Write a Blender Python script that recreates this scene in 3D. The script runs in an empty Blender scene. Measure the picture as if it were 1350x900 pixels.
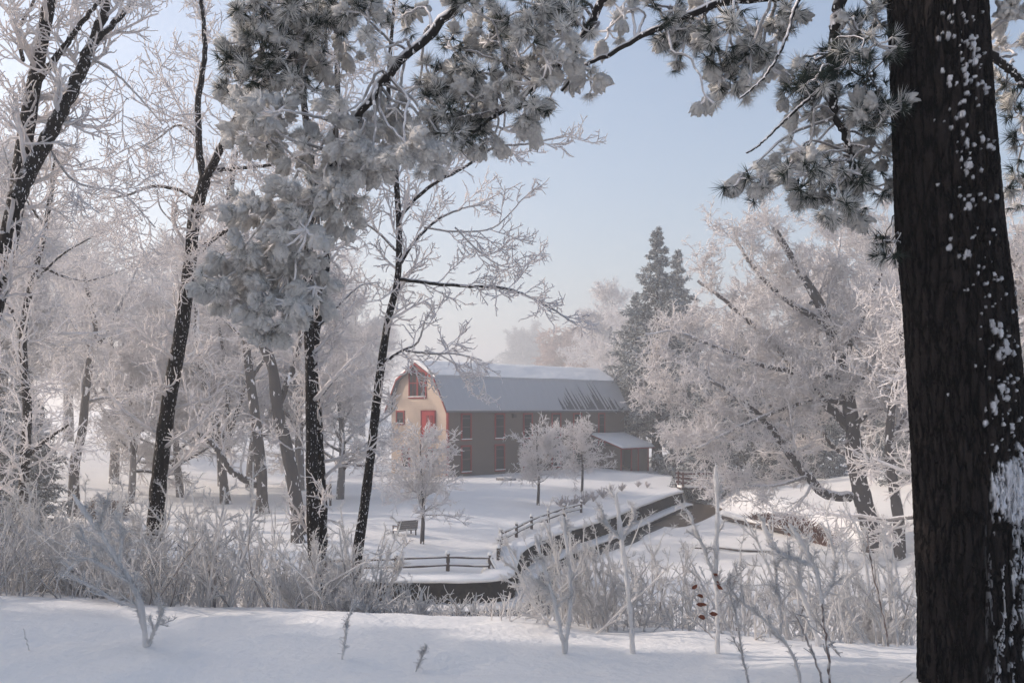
import bpy, bmesh, math, random
import numpy as np
from mathutils import Vector, Matrix

# ------------------------------------------------------------------ camera, light
C = bpy.context.scene.collection
scene = bpy.context.scene
F, CX, HY, EYE = 1297.0, 675.0, 540.0, 5.2
cam_d = bpy.data.cameras.new('camera')
cam = bpy.data.objects.new('camera', cam_d); C.objects.link(cam)
cam.location = (0, 0, EYE); cam.rotation_euler = (math.radians(90), 0, 0)
cam_d.sensor_width = 36; cam_d.lens = 36 * F / 1350; cam_d.shift_y = 90 / 1350
cam_d.clip_start = 0.1; cam_d.clip_end = 5000
scene.camera = cam

SUN_AZ, SUN_EL = math.radians(-80), math.radians(29)      # azimuth from +Y towards +X
sdir = Vector((math.sin(SUN_AZ) * math.cos(SUN_EL), math.cos(SUN_AZ) * math.cos(SUN_EL), math.sin(SUN_EL)))
w = bpy.data.worlds.new('World'); scene.world = w; w.use_nodes = True
nt = w.node_tree; bg = nt.nodes['Background']
sky = nt.nodes.new('ShaderNodeTexSky'); sky.sky_type = 'NISHITA'; sky.sun_disc = False
sky.sun_elevation = SUN_EL; sky.sun_rotation = SUN_AZ
sky.air_density = 1.0; sky.dust_density = 2.6; sky.ozone_density = 1.0
nt.links.new(sky.outputs[0], bg.inputs[0]); bg.inputs[1].default_value = 0.125
ld = bpy.data.lights.new('sun', 'SUN'); ld.energy = 2.0; ld.angle = math.radians(0.6); ld.color = (1.0, 0.87, 0.78)
lo = bpy.data.objects.new('sun', ld); C.objects.link(lo); lo.location = (-30, 10, 40)
lo.rotation_euler = sdir.to_track_quat('Z', 'Y').to_euler()
vs = scene.view_settings
vs.view_transform = 'Standard'; vs.look = 'None'; vs.gamma = 1; vs.use_curve_mapping = False
vs.exposure = 0.72
cy = scene.cycles
cy.max_bounces = 6; cy.diffuse_bounces = 3; cy.glossy_bounces = 2; cy.volume_bounces = 1
cy.transmission_bounces = 3; cy.use_denoising = True
cy.caustics_reflective = False; cy.caustics_refractive = False

rng = np.random.default_rng(11)
random.seed(5)

def px(x, y, Y):
    return np.array([(x - CX) / F * Y, Y, EYE + (HY - y) / F * Y])

# ------------------------------------------------------------------ numpy helpers
def _h(ix, iy, iz=0):
    n = (ix.astype(np.int64) * 374761393 + iy.astype(np.int64) * 668265263 + iz * 2147483647) & 0xffffffff
    n = ((n ^ (n >> 13)) * 1274126177) & 0xffffffff
    return ((n ^ (n >> 16)) & 0xffff) / 65535.0

def noise2(x, y, seed=0):
    x = np.asarray(x, float); y = np.asarray(y, float)
    ix, iy = np.floor(x), np.floor(y); fx, fy = x - ix, y - iy
    fx = fx * fx * (3 - 2 * fx); fy = fy * fy * (3 - 2 * fy)
    a = _h(ix, iy, seed); b = _h(ix + 1, iy, seed); c = _h(ix, iy + 1, seed); d = _h(ix + 1, iy + 1, seed)
    return (a * (1 - fx) + b * fx) * (1 - fy) + (c * (1 - fx) + d * fx) * fy

def fbm(x, y, o=4, seed=0):
    s = 0; a = .5; t = 0
    for i in range(o):
        s = s + a * noise2(x * 2 ** i, y * 2 ** i, seed + i); t += a; a *= .5
    return s / t

def sstep(x, a, b):
    t = np.clip((x - a) / (b - a), 0, 1); return t * t * (3 - 2 * t)

def norm(v):
    return v / np.maximum(np.linalg.norm(v, axis=-1, keepdims=True), 1e-9)

def catmull(pts, K):
    p = np.asarray(pts, float)
    if len(p) == 2:
        t = np.linspace(0, 1, K)[:, None]; return p[0] * (1 - t) + p[1] * t
    q = np.vstack([2 * p[0] - p[1], p, 2 * p[-1] - p[-2]])
    seg = np.r_[0, np.cumsum(np.linalg.norm(np.diff(p, axis=0), axis=1))]
    u = np.linspace(0, seg[-1], K); out = []
    for s in u:
        i = min(np.searchsorted(seg, s, 'right') - 1, len(p) - 2)
        t = (s - seg[i]) / (seg[i + 1] - seg[i])
        a, b, c, d = q[i], q[i + 1], q[i + 2], q[i + 3]
        out.append(.5 * (2 * b + (c - a) * t + (2 * a - 5 * b + 4 * c - d) * t * t + (3 * b - a - 3 * c + d) * t ** 3))
    return np.array(out)

class Geo:
    """collects quads and triangles with one float attribute, builds ONE mesh"""
    def __init__(s): s.v = []; s.q = []; s.t = []; s.a = []; s.n = 0
    def add(s, v, q=None, t=None, a=0.0):
        v = np.asarray(v, float).reshape(-1, 3)
        if q is not None and len(q): s.q.append(np.asarray(q).reshape(-1, 4) + s.n)
        if t is not None and len(t): s.t.append(np.asarray(t).reshape(-1, 3) + s.n)
        s.v.append(v); s.a.append(np.broadcast_to(np.asarray(a, float).reshape(-1), (len(v),)) if np.size(a) == 1 else np.asarray(a, float).reshape(-1))
        s.n += len(v)
    def box(s, x0, x1, y0, y1, z0, z1, a=0.0):
        v = [(x, y, z) for z in (z0, z1) for y in (y0, y1) for x in (x0, x1)]
        s.add(v, q=[(0, 2, 3, 1), (4, 5, 7, 6), (0, 1, 5, 4), (2, 6, 7, 3), (0, 4, 6, 2), (1, 3, 7, 5)], a=a)
    def tubes(s, P, R, S=4, a=0.0):
        N, K, _ = P.shape
        T = norm(np.gradient(P, axis=1))
        m = norm(P[:, -1] - P[:, 0]); ref = np.where(np.abs(m[:, 2:3]) < .7, [[0., 0, 1]], [[0., 1, 0]])
        U = norm(np.cross(T, ref[:, None, :])); V = np.cross(T, U)
        an = np.arange(S) / S * 2 * math.pi
        ring = U[:, :, None] * np.cos(an)[:, None] + V[:, :, None] * np.sin(an)[:, None]
        v = P[:, :, None] + ring * R[:, :, None, None]
        i = np.arange(N)[:, None, None] * K * S; k = np.arange(K - 1)[None, :, None] * S; j = np.arange(S)[None, None]
        j2 = (j + 1) % S
        q = np.stack([i + k + j, i + k + j2, i + k + S + j2, i + k + S + j], -1)
        if np.ndim(a) == 0: a = np.full((N, K), float(a))
        s.add(v, q=q, a=np.repeat(a.reshape(-1), S))
    def build(s, name, mat, parent=None, smooth=True, mats=None):
        me = bpy.data.meshes.new(name)
        v = np.concatenate(s.v) if s.v else np.zeros((0, 3))
        q = np.concatenate(s.q) if s.q else np.zeros((0, 4), int)
        t = np.concatenate(s.t) if s.t else np.zeros((0, 3), int)
        me.vertices.add(len(v)); me.vertices.foreach_set('co', v.astype(np.float32).ravel())
        nl = q.size + t.size; me.loops.add(nl)
        me.loops.foreach_set('vertex_index', np.concatenate([q.ravel(), t.ravel()]).astype(np.int32))
        me.polygons.add(len(q) + len(t))
        st = np.concatenate([np.arange(len(q)) * 4, q.size + np.arange(len(t)) * 3]).astype(np.int32)
        me.polygons.foreach_set('loop_start', st)
        me.polygons.foreach_set('use_smooth', np.full(len(q) + len(t), smooth))
        at = me.attributes.new('frost', 'FLOAT', 'POINT'); at.data.foreach_set('value', np.concatenate(s.a).astype(np.float32))
        me.update(calc_edges=True); me.validate()
        me.materials.append(mat)
        o = bpy.data.objects.new(name, me); C.objects.link(o)
        if parent: o.parent = parent
        return o

def kids(P, R, n, K, t0, t1, length, ang, up=.0, wob=.15, rs=.6, rend=.5, rmin=.004, fall=.4, flat=0.0, rmax=9):
    """n children on each parent polyline; all vectorised"""
    N, KP, _ = P.shape
    t = (np.arange(n)[None] + rng.random((N, n))) / n * (t1 - t0) + t0
    f = t * (KP - 1); i = np.clip(f.astype(int), 0, KP - 2); fr = (f - i)[..., None]
    I = np.arange(N)[:, None]
    p = P[I, i] * (1 - fr) + P[I, i + 1] * fr
    T = norm(P[I, i + 1] - P[I, i])
    r = (R[I, i] * (1 - fr[..., 0]) + R[I, i + 1] * fr[..., 0])
    rd = rng.normal(size=(N, n, 3)); rd[..., 2] *= (1 - flat)
    pr = norm(rd - T * np.sum(rd * T, -1, keepdims=True))
    a = np.radians(ang) * (1 + .35 * rng.normal(size=(N, n, 1)))
    D = norm(T * np.cos(a) + pr * np.sin(a))
    L = length * (1 - fall * (t - t0) / (t1 - t0 + 1e-6)) * (.55 + .8 * rng.random((N, n)))
    D = D.reshape(-1, 3); L = L.reshape(-1); p = p.reshape(-1, 3)
    r0 = np.clip(r.reshape(-1) * rs, rmin, rmax)
    pts = [p]; d = D
    for k in range(1, K):
        d = norm(d + wob * rng.normal(size=d.shape) + np.array([0, 0, up]) / (K - 1))
        pts.append(pts[-1] + d * (L / (K - 1))[:, None])
    Pn = np.stack(pts, 1)
    Rn = np.maximum(r0[:, None] * np.linspace(1, rend, K)[None], rmin * .7)
    return Pn, Rn

# ------------------------------------------------------------------ materials
def newmat(name):
    m = bpy.data.materials.new(name); m.use_nodes = True
    return m, m.node_tree.nodes, m.node_tree.links, m.node_tree.nodes['Principled BSDF']

def nd(ns, t, **kw):
    n = ns.new(t)
    for k, v in kw.items(): setattr(n, k, v)
    return n

def mth(ns, ls, op, a, b=None, clamp=False):
    n = ns.new('ShaderNodeMath'); n.operation = op; n.use_clamp = clamp
    for i, v in enumerate((a, b)):
        if v is None: continue
        if isinstance(v, (int, float)): n.inputs[i].default_value = v
        else: ls.new(v, n.inputs[i])
    return n.outputs[0]

def noise_out(ns, ls, scale, detail=3, coord='Object', stretch=None, rough=.55):
    tc = ns.new('ShaderNodeTexCoord'); mp = ns.new('ShaderNodeMapping')
    ls.new(tc.outputs[coord], mp.inputs[0])
    if stretch: mp.inputs['Scale'].default_value = stretch
    n = ns.new('ShaderNodeTexNoise'); n.inputs['Scale'].default_value = scale
    n.inputs['Detail'].default_value = detail; n.inputs['Roughness'].default_value = rough
    ls.new(mp.outputs[0], n.inputs[0]); return n.outputs[0]

SNOW = (0.80, 0.80, 0.83, 1)
def plain(name, col, rough=.8, var=.25, scale=6, bump=.2, bscale=None, stretch=None, spec=.2):
    m, ns, ls, b = newmat(name)
    n = noise_out(ns, ls, scale, 4, stretch=stretch)
    mx = nd(ns, 'ShaderNodeMix', data_type='RGBA')
    ls.new(n, mx.inputs[0])
    mx.inputs[6].default_value = (*[c * (1 - var) for c in col], 1); mx.inputs[7].default_value = (*[min(1, c * (1 + var)) for c in col], 1)
    ls.new(mx.outputs[2], b.inputs['Base Color']); b.inputs['Roughness'].default_value = rough
    b.inputs['Specular IOR Level'].default_value = spec
    if bump:
        bp = ns.new('ShaderNodeBump'); bp.inputs['Strength'].default_value = bump
        bp.inputs['Distance'].default_value = .05
        ls.new(noise_out(ns, ls, bscale or scale * 3, 5, stretch=stretch), bp.inputs['Height']); ls.new(bp.outputs[0], b.inputs['Normal'])
    return m

def wood(name, bark, top=1.0, fleck=.0, fscale=30, frost=(0.92, .885, .875), lo=.35, hi=.65, bs=18, trans=0):
    """bark that the 'frost' attribute, upward facing sides and flecks turn to rime"""
    m, ns, ls, b = newmat(name)
    at = nd(ns, 'ShaderNodeAttribute', attribute_name='frost')
    geo = ns.new('ShaderNodeNewGeometry'); sp = ns.new('ShaderNodeSeparateXYZ'); ls.new(geo.outputs['Normal'], sp.inputs[0])
    n1 = noise_out(ns, ls, 9, 3)
    v = mth(ns, ls, 'ADD', sp.outputs[2], mth(ns, ls, 'MULTIPLY', mth(ns, ls, 'SUBTRACT', n1, .5), 1.2))
    mr = ns.new('ShaderNodeMapRange'); mr.interpolation_type = 'SMOOTHSTEP'
    mr.inputs[1].default_value = lo; mr.inputs[2].default_value = hi; ls.new(v, mr.inputs[0])
    f = mth(ns, ls, 'MULTIPLY', mr.outputs[0], top)
    f = mth(ns, ls, 'MAXIMUM', f, at.outputs['Fac'])
    if fleck:
        n2 = noise_out(ns, ls, fscale, 2, stretch=(1, 1, .45))
        m2 = ns.new('ShaderNodeMapRange'); m2.inputs[1].default_value = .66 - .12 * fleck; m2.inputs[2].default_value = .69 - .12 * fleck
        ls.new(n2, m2.inputs[0])
        f = mth(ns, ls, 'MAXIMUM', f, m2.outputs[0])
    f = mth(ns, ls, 'MINIMUM', f, 1.0)
    mx = nd(ns, 'ShaderNodeMix', data_type='RGBA'); ls.new(f, mx.inputs[0])
    bk = nd(ns, 'ShaderNodeMix', data_type='RGBA'); ls.new(noise_out(ns, ls, bs, 4, stretch=(1, 1, .25)), bk.inputs[0])
    bk.inputs[6].default_value = (*[c * .5 for c in bark], 1); bk.inputs[7].default_value = (*[c * 1.5 for c in bark], 1)
    ls.new(bk.outputs[2], mx.inputs[6]); mx.inputs[7].default_value = (*frost, 1)
    ls.new(mx.outputs[2], b.inputs['Base Color']); b.inputs['Roughness'].default_value = .85
    b.inputs['Specular IOR Level'].default_value = .15
    if trans:
        tr_ = ns.new('ShaderNodeBsdfTranslucent'); tr_.inputs[0].default_value = (*frost, 1); ms = ns.new('ShaderNodeMixShader')
        ls.new(mth(ns, ls, 'MULTIPLY', f, trans), ms.inputs[0]); ls.new(b.outputs[0], ms.inputs[1]); ls.new(tr_.outputs[0], ms.inputs[2])
        ls.new(ms.outputs[0], ns['Material Output'].inputs[0])
    bp = ns.new('ShaderNodeBump'); bp.inputs['Strength'].default_value = .5; bp.inputs['Distance'].default_value = .03
    ls.new(noise_out(ns, ls, bs * 1.5, 5, stretch=(1, 1, .3)), bp.inputs['Height']); ls.new(bp.outputs[0], b.inputs['Normal'])
    return m

M = {}
def snowmat(name, col, b1=.25, s1=1.2, s2=14):
    m, ns, ls, b = newmat(name)
    b.inputs['Base Color'].default_value = (*col, 1); b.inputs['Roughness'].default_value = .7
    b.inputs['Specular IOR Level'].default_value = .2
    h = mth(ns, ls, 'ADD', noise_out(ns, ls, s1, 4), mth(ns, ls, 'MULTIPLY', noise_out(ns, ls, s2, 5), .18))
    bp = ns.new('ShaderNodeBump'); bp.inputs['Strength'].default_value = b1; bp.inputs['Distance'].default_value = .25
    ls.new(h, bp.inputs['Height']); ls.new(bp.outputs[0], b.inputs['Normal'])
    return m
M['snow'] = snowmat('snow', (.85, .83, .80), .35, 1.2, 16)
M['clump'] = snowmat('clump_snow', (.90, .87, .83), .6, 22, 90)
for mm in (M['clump'],):
    ns = mm.node_tree.nodes; ls = mm.node_tree.links; tr_ = ns.new('ShaderNodeBsdfTranslucent'); tr_.inputs[0].default_value = (.86, .83, .81, 1)
    ms = ns.new('ShaderNodeMixShader'); ms.inputs[0].default_value = .3; ls.new(ns['Principled BSDF'].outputs[0], ms.inputs[1]); ls.new(tr_.outputs[0], ms.inputs[2]); ls.new(ms.outputs[0], ns['Material Output'].inputs[0])
M['bark'] = wood('bark_dark', (.020, .017, .016), top=.8, fleck=.20, fscale=62)
M['bark_far'] = wood('bark_far', (.026, .020, .018), top=.9, fleck=.35, fscale=5)
M['twig'] = wood('twig_rime', (.06, .05, .045), top=1, lo=-.1, hi=.4, trans=.4)
M['pine_limb'] = wood('pine_limb', (.022, .019, .018), top=.9, fleck=.4, fscale=45, lo=.0, hi=.4)
M['needle'] = plain('needle', (.030, .042, .032), .7, .5, 9, 0)
M['needle_rime'] = plain('needle_rime', (.84, .82, .79), .8, .1, 20, 0)
M['spruce'] = wood('spruce_green', (.030, .038, .034), top=.8, fleck=1.0, fscale=5, frost=(.55, .56, .57), lo=.1, hi=.9)
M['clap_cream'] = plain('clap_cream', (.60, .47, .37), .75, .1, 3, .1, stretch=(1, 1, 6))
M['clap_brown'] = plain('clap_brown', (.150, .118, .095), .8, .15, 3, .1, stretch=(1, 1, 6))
M['red'] = plain('red_trim', (.28, .026, .022), .6, .2, 5, .1)
M['red_bright'] = plain('red_door', (.50, .035, .035), .5, .1, 5, .1)
M['roof'] = plain('roof_dark', (.14, .14, .145), .8, .3, 6, .3)
M['stone'] = plain('wall_stone', (.008, .008, .009), .95, .8, 3.5, 1.0, 5, spec=.03)
M['oldwood'] = plain('weathered_wood', (.085, .065, .055), .85, .4, 8, .4, stretch=(1, 1, 4))
M['greywood'] = plain('grey_wood', (.17, .16, .155), .85, .3, 8, .3)
M['brown_reed'] = plain('brown_reed', (.22, .12, .08), .9, .5, 4, 0)
M['leaf_red'] = plain('dead_leaf', (.20, .07, .04), .6, .3, 20, 0)
def glassmat():
    m, ns, ls, b = newmat('window_glass')
    b.inputs['Base Color'].default_value = (.012, .013, .015, 1); b.inputs['Roughness'].default_value = .25; b.inputs['Specular IOR Level'].default_value = .25
    return m
M['glass'] = glassmat()
def watermat(name, c1, c2, sc):
    m, ns, ls, b = newmat(name)
    mx = nd(ns, 'ShaderNodeMix', data_type='RGBA'); ls.new(noise_out(ns, ls, sc, 4, stretch=(.5, 1, 1)), mx.inputs[0])
    mx.inputs[6].default_value = (*c1, 1); mx.inputs[7].default_value = (*c2, 1)
    ls.new(mx.outputs[2], b.inputs['Base Color']); b.inputs['Roughness'].default_value = .3; b.inputs['Specular IOR Level'].default_value = .15
    return m
M['water_brown'] = watermat('water_brown', (.02, .018, .015), (.17, .10, .05), .55)
M['water_dark'] = watermat('water_dark', (.008, .009, .01), (.02, .02, .022), 1)

def pine_bark():
    m, ns, ls, b = newmat('pine_bark')
    at = nd(ns, 'ShaderNodeAttribute', attribute_name='frost')
    tc = ns.new('ShaderNodeTexCoord'); mp = ns.new('ShaderNodeMapping'); ls.new(tc.outputs['Object'], mp.inputs[0]); mp.inputs['Scale'].default_value = (1, 1, .20)
    dn = ns.new('ShaderNodeTexNoise'); dn.inputs['Scale'].default_value = 22; dn.inputs['Detail'].default_value = 4; ls.new(mp.outputs[0], dn.inputs[0])
    va = nd(ns, 'ShaderNodeVectorMath', operation='SCALE'); ls.new(dn.outputs['Color'], va.inputs[0]); va.inputs['Scale'].default_value = .06
    vb = nd(ns, 'ShaderNodeVectorMath', operation='ADD'); ls.new(mp.outputs[0], vb.inputs[0]); ls.new(va.outputs[0], vb.inputs[1])
    vo = nd(ns, 'ShaderNodeTexVoronoi', feature='DISTANCE_TO_EDGE'); vo.inputs['Scale'].default_value = 19; ls.new(vb.outputs[0], vo.inputs[0])
    crack = ns.new('ShaderNodeMapRange'); crack.inputs[1].default_value = 0; crack.inputs[2].default_value = .22; ls.new(vo.outputs[0], crack.inputs[0])
    fine = noise_out(ns, ls, 60, 5, stretch=(1, 1, .35), rough=.7)
    n1 = mth(ns, ls, 'MULTIPLY', crack.outputs[0], mth(ns, ls, 'ADD', fine, .35))
    rp = ns.new('ShaderNodeValToRGB'); ls.new(n1, rp.inputs[0])
    rp.color_ramp.elements[0].position = .05; rp.color_ramp.elements[0].color = (.005, .004, .004, 1)
    rp.color_ramp.elements[1].position = .85; rp.color_ramp.elements[1].color = (.034, .027, .025, 1)
    mx = nd(ns, 'ShaderNodeMix', data_type='RGBA'); ls.new(at.outputs['Fac'], mx.inputs[0])
    ls.new(rp.outputs[0], mx.inputs[6]); mx.inputs[7].default_value = SNOW
    ls.new(mx.outputs[2], b.inputs['Base Color']); b.inputs['Roughness'].default_value = .9
    b.inputs['Specular IOR Level'].default_value = .1
    bp = ns.new('ShaderNodeBump'); bp.inputs['Strength'].default_value = 1.0; bp.inputs['Distance'].default_value = .03
    ls.new(n1, bp.inputs['Height']); ls.new(bp.outputs[0], b.inputs['Normal'])
    return m
M['pine_bark'] = pine_bark()

# ------------------------------------------------------------------ object helpers
def tag(o, label=None, cat=None, group=None, kind=None):
    if label: o['label'] = label
    if cat: o['category'] = cat
    if group: o['group'] = group
    if kind: o['kind'] = kind
    return o
def thing(name, label, cat, loc=(0, 0, 0), rz=0, group=None):
    o = bpy.data.objects.new(name, None); C.objects.link(o); o.location = tuple(loc); o.rotation_euler = (0, 0, rz)
    o.empty_display_size = .3
    return tag(o, label, cat, group)
def copy_tree(o, parent=None):
    c = o.copy(); C.objects.link(c); c.parent = parent
    for ch in [k for k in list(o.children)]: copy_tree(ch, c)
    return c
def place(proto, used, loc, rz, sc, label, group):
    o = proto if not used[0] else copy_tree(proto)
    used[0] = True
    o.location = tuple(loc); o.rotation_euler = (0, 0, rz); o.scale = sc if isinstance(sc, tuple) else (sc, sc, sc)
    o['label'] = label
    if group: o['group'] = group
    return o

# ------------------------------------------------------------------ terrain
WC = catmull([(-60, 34.5), (-30, 34.0), (-10, 33.6), (-2.2, 33.4), (-.35, 33.9), (.05, 36.4), (.2, 39.3), (.85, 42.6), (2.4, 46.8),
              (4.6, 51.4), (7.3, 58.3), (10.8, 67.2), (12.6, 71), (15, 80), (18, 95), (30, 130), (60, 220)], 150)
RB = catmull([(75, 210), (40, 125), (24, 92), (15.6, 78), (14.6, 66), (15.2, 59.7), (16.8, 56), (17.6, 51), (16.5, 40.7), (12, 31), (4, 25), (-12, 24), (-60, 25)], 120)

def sdist(X, Y, L):
    X = np.asarray(X, float); Y = np.asarray(Y, float)
    best = np.full(X.shape, 1e9); sg = np.ones(X.shape)
    for a, b in zip(L[:-1], L[1:]):
        d = b - a; t = np.clip(((X - a[0]) * d[0] + (Y - a[1]) * d[1]) / (d @ d), 0, 1)
        dx = X - a[0] - t * d[0]; dy = Y - a[1] - t * d[1]; q = dx * dx + dy * dy
        m = q < best; best = np.where(m, q, best); sg = np.where(m, np.sign(d[0] * dy - d[1] * dx + 1e-9), sg)
    return np.sqrt(best) * sg        # + on the left of the line

ICE = -1.7
def height(X, Y):
    X = np.asarray(X, float); Y = np.asarray(Y, float)
    dl = sdist(X, Y, WC); dr = sdist(X, Y, RB)    # dr>0: outside the river, on its right / near bank
    z = np.full(X.shape, ICE)
    lawn = -.6 + .62 * sstep(dl, 0, 9) + .10 * (fbm(X * .15, Y * .15, 3, 3) - .5) * sstep(dl, 1, 5) - .05
    lawn = lawn + .9 * np.exp(-((X - 11.5) ** 2 + (Y - 79) ** 2) / 14.) * 0.5
    lawn = lawn + 2.6 * sstep(-X, 16, 40) * sstep(Y, 38, 75)
    lawn = np.where(Y > 110, lawn + 2.5 * sstep(Y, 110, 220), lawn)
    z = np.where(dl > .25, ICE + (lawn - ICE) * sstep(dl, .25, .55), z)
    rb = ICE + 1.1 * sstep(dr, 0, 2.5) + 2.0 * sstep(dr, 2, 22) + .35 * (fbm(X * .25, Y * .25, 3, 9) - .5) * sstep(dr, 0, 3)
    z = np.where((dr > 0) & (dl < 0), np.maximum(z, rb), z)
    Yc = 6.25 - .33 * np.clip(X, -5, 5)
    t = np.clip((Y - Yc) / (23.5 - Yc), 0, 1); fall = 5.3 * t * t * (3 - 2 * t)
    zb = 3.6 - fall + .16 * (fbm(X * .35 + 5, Y * .5, 3, 21) - .5) * sstep(25 - Y, 0, 8)
    zb = zb + .035 * (fbm(X * 3.1 - Y * 1.2, Y * 5.5 + X, 3, 57) - .5) * sstep(11 - Y, 0, 3)
    zb = zb + .04 * (fbm(X * 1.5, Y * 2.5, 3, 33) - .5) * sstep(16 - Y, 0, 6)
    zb = zb + .10 * (fbm(X * .9 + Y * .8, Y * 2.0 - X * .4, 3, 51) - .5) * sstep(11 - Y, 0, 3)
    z = np.where(Y < 25, np.maximum(z, zb), z)
    z = z + .02 * (fbm(X * 1.1, Y * 1.1, 2, 40) - .5) * (z > ICE + .02)
    return z
def gz(x, y): return float(height(np.array([x]), np.array([y]))[0])

ys = np.concatenate([np.linspace(-40, .5, 30), np.geomspace(.6, 25, 230), np.linspace(25.15, 85, 380), np.geomspace(86, 760, 90)])
ss = np.linspace(-1, 1, 460); ss = np.sign(ss) * (np.abs(ss) * .75 + np.abs(ss) ** 6 * 1.6)
YY, SS = np.meshgrid(ys, ss, indexing='ij'); XX = SS * (np.maximum(YY, 0) * .68 + 9)
ZZ = height(XX, YY)
ny, nx = XX.shape
idx = np.arange(ny * nx).reshape(ny, nx)
g = Geo(); g.add(np.stack([XX, YY, ZZ], -1), q=np.stack([idx[:-1, :-1], idx[:-1, 1:], idx[1:, 1:], idx[1:, :-1]], -1))
tag(g.build('ground', M['snow']), kind='structure')

def sheet(name, pts, z, mat, K=40):
    p = catmull(pts + [pts[0]], K)[:-1]
    bm = bmesh.new(); vs_ = [bm.verts.new((x, y, z)) for x, y in p]; bm.faces.new(vs_)
    bmesh.ops.triangulate(bm, faces=bm.faces[:])
    me = bpy.data.meshes.new(name); bm.to_mesh(me); bm.free(); me.materials.append(mat)
    o = bpy.data.objects.new(name, me); C.objects.link(o)
    if me.polygons[0].normal.z < 0: me.flip_normals()
    return tag(o, kind='structure')
def gp(x, y, z):
    Y = (EYE - z) * F / (y - HY); return ((x - CX) / F * Y, Y)
sheet('water', [gp(868, 662, ICE), gp(905, 661, ICE), gp(950, 668, ICE), (gp(945, 676, ICE)), gp(922, 688, ICE), gp(893, 695, ICE), gp(850, 690, ICE), gp(835, 684, ICE)], ICE + .012, M['water_brown'])

# wall along the lawn, swept along WC
def sweep(L, prof, g, a=0.0, jit=0, seed=0, vs_=1.0):
    T = norm(np.gradient(L, axis=0)); Nn = np.stack([T[:, 1], -T[:, 0]], 1)     # to the right (river)
    prof = np.asarray(prof, float); n = len(prof)
    P = np.zeros((len(L), n, 3))
    for i, (o, z) in enumerate(prof):
        oo = o + (jit * (fbm(np.arange(len(L)) * .5 * vs_ + i * 17.3, np.full(len(L), i * 3.7), 2, seed) - .5) if jit else 0)
        P[:, i, :2] = L + Nn * np.reshape(oo, (-1, 1)) if np.ndim(oo) else L + Nn * oo
        P[:, i, 2] = z + (jit * .5 * (fbm(np.arange(len(L)) * .6 * vs_ + i * 7.3, np.full(len(L), i * 5.7), 2, seed + 5) - .5) if jit else 0)
    I = np.arange(len(L) - 1)[:, None] * n; J = np.arange(n)[None]; J2 = (J + 1) % n
    g.add(P, q=np.stack([I + J, I + n + J, I + n + J2, I + J2], -1), a=a)
    c = len(L) - 1
    g.add(P[0].copy(), t=[(0, k, k + 1) for k in range(1, n - 1)]); g.add(P[-1].copy(), t=[(0, k + 1, k) for k in range(1, n - 1)])
WCf = catmull(WC[(WC[:, 1] < 70.5)], 420)
wall = thing('retaining_wall', 'dark stone retaining wall with snow cap curving between lawn and frozen river', 'wall', (0, 34, -.6))
wl = Vector(wall.location)
def reparent(o, p):
    o.parent = p; o.matrix_parent_inverse = Matrix.Translation(-Vector(p.location)); return o
gs = Geo(); sweep(WCf, [(-.35, -.62), (.02, -.64), (.06, -.9), (.09, -1.2), (.12, -1.5), (-.3, -1.6)], gs, jit=.16, vs_=3)
reparent(gs.build('stone_face', M['stone'], smooth=False), wall)
gs = Geo(); sweep(WCf, [(-1.1, -.62), (-.9, -.52), (-.4, -.47), (0, -.49), (.12, -.53), (.16, -.60), (.08, -.66), (-.6, -.66)], gs, jit=.07, vs_=1.5)
reparent(gs.build('snow_cap', M['snow']), wall)
gs = Geo(); sweep(WCf, [(.0, -1.50), (.75, -1.5), (.8, -1.55), (.8, -1.9), (0, -1.9)], gs, jit=.12, vs_=2)
lg = reparent(gs.build('ledge', M['stone'], smooth=False), wall)
gs = Geo(); sweep(WCf, [(.02, -1.48), (.2, -1.34), (.45, -1.34), (.68, -1.37), (.84, -1.42), (.86, -1.47), (.72, -1.495)], gs, jit=.08, vs_=2)
o = gs.build('ledge_snow', M['snow']); o.parent = lg; o.matrix_parent_inverse = Matrix.Identity(4)
# dark water at the foot of the ledge
T_ = norm(np.gradient(WCf, axis=0)); N_ = np.stack([T_[:, 1], -T_[:, 0]], 1)
wd = 1.5 + 1.0 * (fbm(np.arange(len(WCf)) * .05, np.zeros(len(WCf)), 3, 77) - .5)
wd = np.where(WCf[:, 1] > 64, wd + .4, wd) + 1.3 * sstep(-WCf[:, 0], .5, 3)
A = np.c_[WCf + N_ * .7, np.full(len(WCf), ICE + .006)]; B = np.c_[WCf + N_ * wd[:, None], np.full(len(WCf), ICE + .006)]
sel = np.arange(len(WCf))
g = Geo(); P = np.stack([A, B], 1); n_ = len(WCf); I = np.arange(n_ - 1) * 2
g.add(P, q=np.stack([I, I + 1, I + 3, I + 2], -1)); tag(g.build('river_water', M['water_dark']), kind='structure')

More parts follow.
